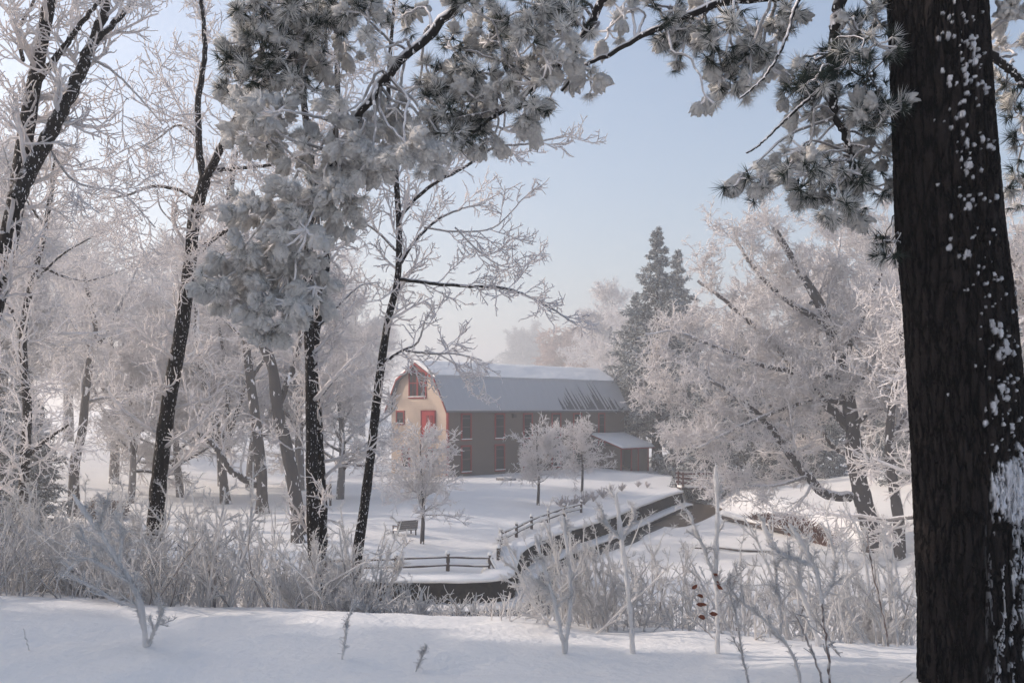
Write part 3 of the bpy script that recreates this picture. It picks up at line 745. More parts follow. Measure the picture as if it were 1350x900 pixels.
Y5 = 11.6
t = make_tree('twin_stem_tree', 'tree', trunk_pts([(418, 830), (413, 700), (411, 600), (410, 520), (407, 430), (406, 340), (412, 240), (400, 130), (385, -20)], Y5), .085, .03,
    [limb([(416, 800), (424, 700), (422, 600), (414, 500), (420, 420), (432, 330), (436, 240), (445, 120), (440, -20)], Y5 + .15, .4, .065, .03),
     limb([(412, 400), (380, 360), (330, 345), (280, 352)], Y5, .9, .02, .008),
     limb([(420, 430), (470, 380), (500, 372)], Y5, 1., .018, .008),
     limb([(425, 520), (450, 490), (470, 470)], Y5, .6, .015, .008),
     limb([(408, 600), (398, 590), (385, 592), (378, 588)], Y5, -.2, .010, .008)],
    nearlev(.8), M['bark'], M['twig'], (px(418, 0, Y5)[0], Y5, gz(px(418, 0, Y5)[0], Y5)))
tag(t, 'pair of straight dark stems joined at the base below the drooping pine bough', 'tree')

Y6 = 12.2
t = make_tree('spreading_tree', 'tree', trunk_pts([(466, 812), (470, 740), (480, 670), (490, 590), (500, 500), (512, 420), (524, 370), (526, 300), (520, 210), (512, 120), (520, 0)], Y6), .075, .02,
    [limb([(526, 368), (560, 372), (610, 377), (660, 379), (700, 392), (735, 412), (760, 428)], Y6, -.6, .026, .010),
     limb([(526, 350), (545, 320), (570, 295), (600, 278), (640, 268)], Y6, .8, .026, .010),
     limb([(524, 290), (545, 265), (575, 240), (610, 222), (650, 195), (690, 190), (745, 180)], Y6, -.6, .026, .010),
     limb([(505, 478), (530, 462), (550, 452), (560, 425)], Y6, -.4, .02, .010),
     limb([(535, 462), (570, 466), (600, 466), (635, 475)], Y6 - .2, -.5, .016, .009),
     limb([(560, 462), (580, 468), (600, 480), (612, 490)], Y6 - .3, .2, .011, .008),
     limb([(522, 330), (490, 300), (455, 290), (430, 300)], Y6, .8, .018, .008),
     limb([(520, 240), (480, 200), (450, 170)], Y6, .6, .018, .008),
     limb([(600, 300), (630, 330), (660, 350), (690, 352)], Y6 - .2, .6, .012, .008),
     limb([(560, 300), (600, 305), (650, 300), (690, 262)], Y6 + .3, -.5, .014, .008),
     limb([(495, 560), (515, 545), (523, 535)], Y6, -.1, .012, .009)],
    [(dict(n=2.6, per=.5, K=9, t0=.10, t1=1, tt=.48, length=.66, ang=45, up=.3, wob=.15, rs=.45, rend=.5, rmin=.009, rmax=.02, fall=.3), 5),
     (dict(n=7, K=6, t0=.12, t1=1, length=.27, ang=46, up=.3, wob=.2, rs=.7, rend=.7, rmin=.008, rmax=.014, fall=.35), 4),
     (dict(n=4, K=4, t0=.15, t1=1, length=.11, ang=50, up=.2, wob=.2, rs=.9, rend=.8, rmin=.007, rmax=.010, fall=.3), 3)],
    M['bark'], M['twig'], (px(466, 0, Y6)[0], Y6, gz(px(466, 0, Y6)[0], Y6)))
tag(t, 'slender speckled tree whose rimed branches reach right over the barn ridge', 'tree')

Y2 = 19
t = make_tree('thin_tree', 'tree', trunk_pts([(30, 700), (32, 620), (36, 540), (30, 450), (40, 380), (60, 300), (75, 200)], Y2), .13, .04,
    [limb([(36, 600), (55, 585), (72, 572), (90, 560)], Y2, -.4, .05, .02), limb([(34, 450), (10, 400), (-30, 360)], Y2, .5, .05, .02),
     limb([(45, 370), (90, 330), (150, 300)], Y2, .5, .03, .01), limb([(60, 300), (20, 240), (0, 180)], Y2, .5, .03, .01), limb([(50, 350), (110, 370), (180, 350)], Y2, 1.5, .03, .01)],
    nearlev(1.3), M['bark'], M['twig'], (px(30, 0, Y2)[0], Y2, gz(px(30, 0, Y2)[0], Y2)))
tag(t, 'thin dark tree in front of the spruce at the left edge', 'tree')

midlev = [
    (dict(n=1.3, per=.8, K=9, t0=.1, t1=1, tt=.4, length=3.0, ang=50, up=.2, wob=.16, rs=.4, rend=.4, rmin=.03, rmax=.10, fall=.4), 5),
    (dict(n=9, K=6, t0=.15, t1=1, length=1.3, ang=48, up=.15, wob=.2, rs=.6, rend=.5, rmin=.028, rmax=.05, fall=.4), 4),
    (dict(n=7, K=4, t0=.15, t1=1, length=.5, ang=50, up=.1, wob=.2, rs=.8, rend=.7, rmin=.022, rmax=.03, fall=.3), 3)]
def mid_tree(name, label, pts, Y, r0, r1, limbs, lev=midlev, group=None):
    P = trunk_pts(pts, Y)
    t = make_tree(name, 'tree', P, r0, r1, limbs, lev, M['bark_far'], M['twig'], (P[0][0], P[0][1], gz(P[0][0], P[0][1])), fr=(.03, .12), tfr=.05)
    return tag(t, label, 'tree', group)
mid_tree('lawn_tree', 'mid-distance dark trunk on the lawn just left of the twin stems', [(396, 728), (390, 660), (378, 590), (366, 540), (358, 480), (335, 430), (315, 380), (300, 300), (310, 200)], 40, .30, .12,
    [limb([(366, 540), (390, 470), (400, 400), (390, 300)], 40, 2, .14, .05), limb([(335, 430), (270, 400), (220, 410)], 40, -2, .10, .03), limb([(315, 380), (360, 330), (400, 250)], 40, 3, .1, .03)])
mid_tree('lawn_tree', 'brown trunk with one low snowy limb joining from the left, on the lawn', [(346, 684), (344, 620), (338, 560), (330, 500), (325, 450), (330, 380), (322, 300)], 50, .32, .12,
    [limb([(342, 640), (320, 630), (300, 615), (285, 590), (262, 570)], 50, -1.5, .2, .12), limb([(330, 500), (370, 440), (400, 380)], 50, 2, .12, .04), limb([(325, 450), (280, 400), (250, 330)], 50, 2, .12, .04)])
mid_tree('multi_stem_tree', 'bushy many-stemmed tree fanning up behind the low snowy limb', [(298, 676), (294, 630), (290, 590), (280, 540), (262, 470), (258, 400)], 55, .28, .09,
    [limb([(292, 600), (300, 550), (298, 490), (290, 440), (270, 360)], 55, 1, .16, .06), limb([(292, 610), (310, 550), (330, 490), (345, 420)], 55, -1, .16, .06),
     limb([(292, 590), (270, 560), (248, 540), (225, 520)], 55, 2, .12, .04), limb([(295, 600), (318, 570), (335, 530), (360, 500)], 55, 2, .1, .04), limb([(290, 600), (276, 520), (262, 450), (230, 380)], 55, -1, .14, .05)])
mid_tree('leaning_tree', 'thin brown leaning trunk right of the dark spruce at the left', [(98, 615), (108, 570), (112, 530), (118, 480), (125, 430), (110, 360)], 48, .28, .08,
    [limb([(112, 530), (140, 525), (170, 535)], 48, 1, .1, .04), limb([(120, 470), (160, 400), (190, 330)], 48, 2, .12, .04), limb([(120, 460), (80, 400), (60, 340)], 48, 2, .1, .04)])

# --- the great rimed tree on the right bank
YR = 48
rng = np.random.default_rng(77)
lev = [(dict(n=1.5, per=.76, K=9, t0=.12, t1=1, tt=.45, length=2.7, ang=52, up=.12, wob=.18, rs=.4, rend=.4, rmin=.03, rmax=.09, fall=.35), 5),
       (dict(n=9, K=6, t0=.15, t1=1, length=1.25, ang=50, up=.08, wob=.22, rs=.6, rend=.5, rmin=.026, rmax=.04, fall=.4), 3),
       (dict(n=7, K=4, t0=.1, t1=1, length=.46, ang=52, up=.05, wob=.22, rs=.8, rend=.7, rmin=.019, rmax=.026, fall=.3), 3),
       (dict(n=4, K=2, t0=.15, t1=1, length=.22, ang=55, up=.05, wob=.1, rs=.8, rend=.7, rmin=.014, rmax=.019, fall=.2), 3)]
P = trunk_pts([(1152, 712), (1138, 660), (1128, 610), (1122, 550), (1108, 480), (1085, 410), (1050, 350), (1020, 300)], YR)
t = make_tree('rimed_tree', 'tree', P, .5, .14,
    [limb([(1122, 655), (1090, 650), (1062, 625), (1035, 590), (1005, 550), (965, 520), (930, 495)], YR, -2, .26, .08),
     limb([(1124, 570), (1070, 510), (1015, 450), (960, 400), (920, 370)], YR, 1, .24, .08),
     limb([(1108, 480), (1140, 410), (1165, 350), (1185, 290)], YR, 2, .22, .08),
     limb([(1095, 430), (1030, 390), (985, 340), (965, 300)], YR, -2, .18, .06),
     limb([(1120, 530), (1060, 530), (980, 560), (920, 590)], YR, -3, .16, .05),
     limb([(1062, 628), (1020, 640), (975, 640), (950, 645)], YR - 1, -2, .1, .04),
     limb([(1115, 500), (1000, 480), (900, 440), (850, 440)], YR, -2, .18, .05),
     limb([(1128, 600), (1100, 590), (1080, 560), (1060, 545)], YR, 2, .16, .06),
     limb([(1118, 520), (1160, 470), (1200, 440), (1240, 430)], YR, -2, .18, .06),
     limb([(1005, 550), (960, 560), (900, 530), (850, 500)], YR - 1, 2, .1, .05),
     limb([(1070, 400), (1100, 350), (1110, 300)], YR, 3, .14, .05),
     limb([(1120, 560), (1170, 540), (1210, 560)], YR, -3, .16, .06)],
    lev, M['bark_far'], M['twig'], (P[0][0], P[0][1], gz(P[0][0], P[0][1])), fr=(.03, .12), tfr=.05)
tag(t, 'large spreading rimed tree with sweeping low limb on the right bank', 'tree')
mid_tree('bank_tree', 'dark upright trunk between the large rimed tree and the big pine trunk', [(1185, 690), (1178, 640), (1172, 590), (1178, 520), (1190, 450), (1180, 380)], 45, .28, .1,
    [limb([(1175, 580), (1210, 520), (1260, 480)], 45, 1, .12, .04), limb([(1178, 520), (1130, 460), (1110, 400)], 45, 3, .12, .04), limb([(1190, 450), (1240, 380), (1260, 300)], 45, 3, .12, .04)])

# --- three young trees on the lawn
def young_tree(label, x, y, z, ytop, crown_px, seed):
    global rng
    rng = np.random.default_rng(seed)
    X, Y = gp(x, y, z); zb = gz(X, Y); ztop = EYE + (HY - ytop) / F * Y
    H = ztop - zb; rad = crown_px / F * Y
    root = thing('young_tree', label, 'tree', (X, Y, zb), 0, 'young trees planted on the lawn')
    K = 12; t = np.linspace(0, 1, K); tp = np.stack([.06 * np.sin(t * 5), .05 * np.sin(t * 4), t * H * .80], 1); tp[0, 2] = -.3
    tr = (.075 * (1 - t) + .02); g = Geo(); g.tubes(tp[None], tr[None], 8, a=.05); g.build('trunk', M['bark_far'], root)
    g = Geo()
    P, R = kids(tp[None], tr[None], 42, 8, .27, .97, rad * 1.12, 70, up=.30, wob=.13, rs=.5, rend=.5, rmin=.018, rmax=.03, fall=.22)
    P2, R2 = kids(P, R, 10, 5, .15, 1, rad * .36, 45, up=.2, wob=.18, rs=.8, rend=.7, rmin=.018, rmax=.022, fall=.4)
    P3, R3 = kids(P2, R2, 6, 3, .15, 1, rad * .17, 48, up=.1, wob=.15, rs=.9, rend=.8, rmin=.016, rmax=.02, fall=.3)
    g.tubes(P, R, 4, a=frostval(R, .015, .035)); g.tubes(P2, R2, 3, a=1); g.tubes(P3, R3, 3, a=1); g.build('crown', M['twig'], root)
young_tree('young rimed tree nearest the bench, pale against the cream gable', 556, 716, -.35, 552, 58, 31)
young_tree('young rimed tree with round crown before the middle of the brown barn wall', 709, 661, -.1, 552, 42, 32)
young_tree('young rimed tree behind and right of the round-crowned one, next to lean-to', 767, 646, -.15, 545, 36, 33)

# --- frosted plants along the wall
rng = np.random.default_rng(5)
plx = [(744, 672), (757, 668), (770, 664), (782, 660), (795, 656), (806, 651), (820, 647), (841, 642), (853, 642)]
proto = None
for i, (x, y) in enumerate(plx):
    X, Y = gp(x, y, -.45); z = gz(X, Y)
    if proto is None:
        proto = thing('rimed_perennial', '', 'plant'); st = np.zeros((26, 5, 3)); d0 = rng.normal(size=(26, 3)) * .5; d0[:, 2] = 1
        st += (norm(d0) * (.4 + .4 * rng.random((26, 1))))[:, None] * np.linspace(0, 1, 5)[None, :, None]
        g = Geo(); g.tubes(st, np.full((26, 5), .022), 3, a=.5); P2, R2 = kids(st, np.full((26, 5), .02), 5, 3, .4, 1, .2, 50, rmin=.018); g.tubes(P2, R2, 3, a=.75)
        g.build('stems', wood('perennial_rime', (.14, .07, .055), top=.5, lo=.1, hi=.6), proto); o = proto
    else: o = copy_tree(proto)
    o.location = (X, Y, z); o.rotation_euler = (0, 0, i * 1.3); k = rng.uniform(.7, 1.15) * (.55 if i > 6 else 1); o.scale = (k, k, k)
    tag(o, 'tuft of rimed dead stems beyond the curving rail fence', 'plant', 'rimed tufts along the stone wall')

# --- background trees
pA = auto_tree('rimed_hardwood', 'tree', 13, 5.2, .1, 22, 101); pB = auto_tree('rimed_hardwood', 'tree', 14, 4.6, -.15, 24, 102, flat=.3)
pC = auto_tree('rimed_hardwood', 'tree', 12, 5.8, .05, 20, 103, ang=60)
uA, uB, uC = [False], [False], [False]
bgl = [  # px x, Y, scale, proto, label
    (150, 62, 1.05, 0, 'rimed tree behind the leaning trunk at left'), (172, 54, .72, 0, 'smaller rimed tree left of the S-curved trunk on the slope'), (238, 58, .8, 2, 'smaller rimed tree right behind the S-curved trunk'), (292, 66, .85, 1, 'smaller rimed tree behind the many-stemmed tree'),
    (215, 70, 1.25, 1, 'pale rimed tree seen just left of the S-curved trunk'),
    (262, 93, 1.45, 2, 'hazy rimed tree directly behind the many-stemmed tree'), (330, 66, 1.15, 1, 'tall rimed tree behind the low snowy limb'),
    (395, 64, 1.1, 0, 'hazy rimed tree straight behind the twin stems'), (448, 58, .8, 2, 'rimed tree between the twin stems and the slender speckled trunk'),
    (478, 150, 1.6, 1, 'faint rimed tree past the left corner of the barn'), (300, 190, 2.6, 0, 'faintest tall tree in fog behind the left thicket'),
    (90, 85, 1.5, 2, 'hazy tree above the snowy slope near the left spruce'), (10, 60, 1.25, 0, 'rimed tree at left edge behind the dark spruce'),
    (180, 200, 2.4, 1, 'very faint foggy tree under the bright sky at left'), (430, 180, 2.2, 0, 'faint foggy tree rising left of the pine bough tip'),
    (-60, 40, 1.2, 1, 'rimed tree beyond the left frame edge behind the forked tree'),
    (365, 140, 2.1, 2, 'foggy tree left of the twin stems, far back'), (500, 230, 1.7, 0, 'low foggy tree just over the barn gable peak'),
    (1230, 60, 1.25, 2, 'rimed tree hidden partly by the big pine trunk'), (1330, 32, 1.0, 0, 'rimed tree just right of the big pine trunk'),
    (1150, 72, 1.35, 1, 'rimed tree behind the large spreading tree'), (1040, 80, 1.3, 0, 'pinkish rimed tree behind upper left of the spreading tree'),
    (965, 88, 1.25, 2, 'rimed tree between the spruces and the spreading tree'), (1400, 45, 1.3, 1, 'rimed tree at the right frame edge'),
    (812, 170, 1.9, 1, 'bare hazy tree over the far end of the barn roof'), (800, 230, 2.0, 2, 'foggy rimed tree between willow and tall spruce'),
    (838, 140, 1.55, 0, 'rimed tree at the foot of the tall spruce')]
for x, Y, s, k, lab in bgl:
    X = (x - CX) / F * Y; z = gz(X, Y)
    place((pA, pB, pC)[k], (uA, uB, uC)[k], (X, Y, z), x * .37, s, lab, 'rimed background trees')
wl_ = auto_tree('willow', 'tree', 11, 5.0, 0, 34, 104, dens=1.1, rr=.05, droop=.55, ang=48)
m = M['twig_red'] = wood('willow_twig', (.34, .21, .155), top=.5, frost=(.80, .66, .60), lo=.2, hi=.9)
for ch in wl_.children:
    if ch.name.startswith('crown'):
        ch.data.materials[0] = m
        n_ = len(ch.data.vertices); ch.data.attributes['frost'].data.foreach_set('value', np.full(n_, .35, np.float32))
X = (757 - CX) / F * 270; wl_.location = (X, 270, gz(X, 270) - 2); wl_.scale = (3.4, 3.4, 2.35); tag(wl_, 'dome-shaped willow glowing russet behind the barn roof', 'willow tree')
rt = auto_tree('round_tree', 'tree', 17, 6.5, 0, 44, 105, dens=1.2, rr=.09, ang=55, base=.12)
X = (684 - CX) / F * 430; rt.location = (X, 430, gz(X, 430) - 3); rt.scale = (2.9, 2.9, 2.3)
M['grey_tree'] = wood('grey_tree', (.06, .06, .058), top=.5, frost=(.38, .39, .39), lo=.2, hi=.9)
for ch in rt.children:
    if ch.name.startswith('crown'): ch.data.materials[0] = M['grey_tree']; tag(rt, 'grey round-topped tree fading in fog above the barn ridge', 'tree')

sp1 = spruce(201, 22, 4.9, 1.15, .14, rr=.06); sp2 = spruce(202, 12, 3.6, 1.2, .03)
us1, us2 = [False], [False]
for x, Y, s, lab in [(866, 95, 1.06, 'tallest spruce, standing right behind the lean-to'), (893, 104, 1.03, 'spruce peak just right of the tallest one'), (838, 102, .80, 'shorter spruce left of the tallest one')]:
    X = (x - CX) / F * Y; place(sp1, us1, (X, Y, gz(X, Y) - .3), x * .9, (s * 1.35, s * 1.35, s), lab, 'tall spruces beyond the barn')
for x, Y, s, lab in [(930, 74, .85, 'dark drooping spruce over the footbridge'), (975, 80, 1.05, 'dark spruce behind the rimed tips by the river'), (1015, 86, .9, 'shadowed spruce on the far snow slope'),
                     (1075, 78, .95, 'dark spruce glimpsed through the middle of the spreading tree'), (1150, 84, 1.1, 'spruce behind the trunk of the spreading tree'), (905, 88, 1.0, 'spruce right of the lean-to'),
                     (1215, 66, 1.0, 'spruce next to the big pine trunk'), (1345, 50, 1.2, 'spruce right of the big pine trunk'),
                     (35, 44, .62, 'dark spruce at the left edge behind the thin tree'), (-25, 40, .78, 'spruce cut by the left frame edge')]:
    X = (x - CX) / F * Y; place(sp2, us2, (X, Y, gz(X, Y) - .3), x * .9, s, lab, 'dark spruces around the clearing')
for i, (X, Y, s) in enumerate([(-13, 4.6, .9), (-13.5, 6.8, .92), (-12.5, 2.4, .85), (-18, 5.5, 1.1), (-17.5, 8.2, 1.05), (-14.5, 8.8, .85), (-17.8, 3.2, 1.05), (-12.2, 5.8, .7), (-12, 3.5, .7)]):  # unseen stand, added to shade the foreground snow
    place(sp2, us2, (X, Y, gz(X, Y) - .3), i * 1.1, s, 'unseen spruce of the stand added past the left frame edge for shade', 'unseen spruces added for shade')

# brown shrub by the left snow slope
rng = np.random.default_rng(8)
X, Y = px(140, 0, 47)[0], 47; br = thing('brown_shrub', 'low domed brown shrub at the foot of the left snow slope', 'shrub', (X, Y, gz(X, Y)))
st = norm(np.c_[rng.normal(size=(160, 2)) * .9, np.abs(rng.normal(size=160)) + .3]) * (.7 + .4 * rng.random((160, 1))) * [1.3, 1.1, 1.0]
g = Geo(); P = st[:, None] * np.linspace(0, 1, 4)[None, :, None]; g.tubes(P, np.full((160, 4), .03), 3); P2, R2 = kids(P, np.full((160, 4), .03), 8, 3, .3, 1, .35, 45, rmin=.025); g.tubes(P2, R2, 3, a=.25)
g.build('twigs', wood('brown_shrub', (.12, .08, .07), top=.3, lo=.4, hi=.9), br)

# ------------------------------------------------------------------ the big pine in front
rng = np.random.default_rng(91)
YP = 5.6
edge = [(917, 1213, 1366), (800, 1213, 1360), (600, 1205, 1352), (480, 1198, 1341), (400, 1193, 1333), (300, 1183, 1320), (150, 1178, 1307), (0, 1172, 1298), (-300, 1165, 1270), (-900, 1150, 1230)]
base = np.array([px((a + b) / 2, 0, YP)[0] for _, a, b in edge[:1]] + [YP])
pine = thing('snow_laden_pine', 'huge dark pine trunk at right with snow-laden boughs arching across the top', 'pine tree', (base[0], YP, gz(base[0], YP)))
L = np.array(pine.location)
zz = np.array([EYE + (HY - y) / F * YP for y, _, _ in edge]); cxs = np.array([((a + b) / 2 - CX) / F * YP for _, a, b in edge]); rd = np.array([(b - a) / 2 / F * YP for _, a, b in edge]) * .995
NV, NS = 760, 420
z = np.concatenate([np.linspace(zz[0] - .4, zz[7] + .2, 620), np.linspace(zz[7] + .21, zz[-1], 140)])
cx_ = np.interp(z, zz, cxs); r_ = np.interp(z, zz, rd)
fl = np.clip(zz[0] - .02 - z, 0, 1); r_ = r_ + fl * .2
th_ = np.linspace(0, 2 * math.pi, NS, endpoint=False)
TH, Z_ = np.meshgrid(th_, z)
arc = TH * .32
wrap = lambda f: f(TH) * (1 - sstep(TH, 5.6, 6.283)) + f(TH - 2 * math.pi) * sstep(TH, 5.6, 6.283)
def ridge(T_):
    a = T_ * .32 + .02 * (fbm(T_ * 3, Z_ * 4, 3, 5) - .5) * 2
    n = fbm(a * 34, Z_ * 4, 4, 1); return .55 - np.clip(1 - np.abs(2 * n - 1) * 7, 0, 1) - .5 * np.clip(1 - np.abs(2 * fbm(a * 60, Z_ * 13, 3, 31) - 1) * 6, 0, 1)
rg = wrap(ridge)
rough = wrap(lambda T_: fbm(T_ * 22, Z_ * 60, 3, 8))
# snow plastered on the trunk's right-hand front: theta measured from +X; camera sees theta in pi..2pi ; right front = 5.0..6.2
def flk(T_):
    return fbm(T_ * 9, Z_ * 22, 3, 61)
u = (TH - 1.5 * math.pi)          # -pi/2 left edge .. +pi/2 right edge
ypx = HY - (Z_ - EYE) * F / YP
xpx = 675 + (cx_[:, None] + np.cos(TH) * r_[:, None]) * F / YP
front = (u > -1.6) & (u < 1.6)
f1 = fbm(TH * 14, Z_ * 30, 3, 61); f2 = noise2(TH * 24, Z_ * 56, 71)
band = np.exp(-((xpx - (1250 + (ypx) * .07)) / 26) ** 2) * (ypx < 520)
snow = np.zeros_like(TH)
rsk = np.random.default_rng(12); wob_ = 1 + .9 * (f1 - .5) * 2 + .5 * (f2 - .5)
def speck(x0, y0, rx, ry):
    global snow
    i0, i1 = np.searchsorted(-ypx[:, 0], [-(y0 + ry * 2.2), -(y0 - ry * 2.2)])
    sl = slice(max(0, i0), min(NV, i1 + 1))
    if sl.stop <= sl.start: return
    q = ((xpx[sl] - x0) / rx) ** 2 + ((ypx[sl] - y0) / ry) ** 2
    v = sstep(1.25 - q / wob_[sl], .0, .5) * (np.abs(u[sl]) < 1.5)
    snow[sl] = np.maximum(snow[sl], v)
for k in range(250):
    y0 = rsk.uniform(-60, 600); xc = 1222 + 16 * (y0 < 120) + .11 * y0 + (10 if y0 > 350 else 0)
    x0 = xc + rsk.normal() * (14 + .012 * abs(y0)); rr_ = min(3.5, .8 + rsk.exponential(.95))
    speck(x0, y0, rr_ * rsk.uniform(.8, 1.2), rr_ * rsk.uniform(.8, 1.5))
    if rr_ > 3:
        for q_ in range(3): speck(x0 + rsk.normal() * 4, y0 + rsk.normal() * 6, rr_ * .6, rr_ * .7)
f3 = fbm(TH * 8, Z_ * 3.5, 3, 63)
low = sstep(ypx, 600, 640) * sstep(xpx, 1262, 1285)
veins = (np.abs(fbm(TH * 7.5, Z_ * 1.9, 3, 81) - .5) < .016) & (f1 > .36)
for lv in (.40, .455, .56, .62): veins = veins | ((np.abs(fbm(TH * 7.5, Z_ * 1.9, 3, 81) - lv) < .012) & (f1 > .40))
snow = np.maximum(snow, veins * low * sstep(noise2(TH * 6, Z_ * 9, 12), .25, .4))
patch = np.exp(-(((xpx - 1310) / 38) ** 2 + ((ypx - 640) / 42) ** 2)) * 1.6 + np.exp(-(((xpx - 1300) / 14) ** 2 + ((ypx - 662) / 10) ** 2)) + np.exp(-(((xpx - 1338) / 22) ** 2 + ((ypx - 685) / 32) ** 2))
streak = fbm(TH * 26, Z_ * 7, 3, 93)
snow = np.maximum(snow, sstep(patch * (.35 + .8 * f1 + .5 * (rg - .3) + 1.1 * (streak - .5)), .50, .60))
snow = snow * front
rad = r_[:, None] + .022 * rg + .008 * (rough - .5) - .016
rad = rad + .012 * snow
V = np.stack([cx_[:, None] + np.cos(TH) * rad, YP + np.sin(TH) * rad, Z_ + 0 * TH], -1) - L
idx = np.arange(NV * NS).reshape(NV, NS); nx_ = np.roll(idx, -1, 1)
g = Geo(); g.add(V, q=np.stack([idx[:-1], nx_[:-1], nx_[1:], idx[1:]], -1), a=snow); g.build('trunk', M['pine_bark'], pine)

# needle tuft and snow mitten prototypes
def needles(n, ln, wd, cone, rs):
    d = rs.normal(size=(n, 3)); d[:, 2] = np.abs(d[:, 2]) * cone + .2; d = norm(d)
    s = norm(np.cross(d, rs.normal(size=(n, 3)))); l = ln * (.7 + .5 * rs.random((n, 1)))
    s2 = np.cross(d, s)
    v = np.stack([s * wd, -s * wd * .5 + s2 * wd * .87, -s * wd * .5 - s2 * wd * .87, d * l], 1).reshape(-1, 3)
    k = np.arange(n)[:, None] * 4; return v, np.concatenate([k + [0, 1, 3], k + [1, 2, 3], k + [2, 0, 3]])
rsn = np.random.default_rng(2)
bm = bmesh.new(); bmesh.ops.create_icosphere(bm, subdivisions=3, radius=1); ico_v = np.array([v.co[:] for v in bm.verts]); ico_f = np.array([[v.index for v in f.verts] for f in bm.faces]); bm.free()
bm = bmesh.new(); bmesh.ops.create_icosphere(bm, subdivisions=2, radius=1); ic2_v = np.array([v.co[:] for v in bm.verts]); ic2_f = np.array([[v.index for v in f.verts] for f in bm.faces]); bm.free()
blobs = []
for k in range(7):      # a mitten of fused, rimed fingers
    vv, ff, m0 = [], [], 0
    for q in range(9 + k % 3):
        core = q == 0
        v = ic2_v if not core else ico_v; f = ic2_f if not core else ico_f
        o_ = rsn.random(3) * 50
        nn = fbm(v[:, 0] * 1.8 + o_[0] + v[:, 2], v[:, 1] * 1.8 + o_[1] + v[:, 2] * 1.3, 3, k * 20 + q) - .5
        n3 = fbm(v[:, 0] * 5 + o_[1] + v[:, 2] * 2, v[:, 1] * 5 + o_[2] + v[:, 2] * 3, 2, k * 7 + q) - .5
        b = v * (1 + .9 * nn + .45 * n3)[:, None]
        if core: b = b * [.42, .36, .62] + [0, 0, .55]
        else:
            b = b * [rsn.uniform(.16, .25), rsn.uniform(.16, .25), rsn.uniform(.38, .58)]; b[:, 2] += .46
            b[:, :2] *= (1.15 - .45 * np.clip(b[:, 2:3], 0, 1.2))
            ax_ = rsn.normal(size=3) * .48; ax_[2] = 1; ax_ = ax_ / np.linalg.norm(ax_); sx_ = np.cross([0, 1, 0], ax_); sx_ /= np.linalg.norm(sx_)
            b = b @ np.stack([sx_, np.cross(ax_, sx_), ax_]); b = b * rsn.uniform(1.0, 1.5)
        vv.append(b); ff.append(f + m0); m0 += len(v)
    blobs.append((np.concatenate(vv), np.concatenate(ff)))
def rotz_to(D):
    Zv = norm(D); ref = np.where(np.abs(Zv[:, 2:3]) < .9, [[0., 0, 1]], [[1., 0, 0]]); Xv = norm(np.cross(ref, Zv)); Yv = np.cross(Zv, Xv)
    a = rsn.random(len(D)) * 6.28; X2 = Xv * np.cos(a)[:, None] + Yv * np.sin(a)[:, None]; Y2 = np.cross(Zv, X2)
    return np.stack([X2, Y2, Zv], -1)     # columns
def inst(g, v, t, pos, D, sc, a=0.0):
    R_ = rotz_to(D); V = np.einsum('nij,vj->nvi', R_, v) * sc[:, None, None] + pos[:, None]
    t = np.asarray(t); T_ = t[None] + (np.arange(len(pos)) * len(v))[:, None, None]; g.add(V, t=T_.reshape(-1, 3), a=a)
gn_v, gn_t = needles(46, .085, .0016, .8, rsn); wn_v, wn_t = needles(54, .066, .0024, .6, rsn)

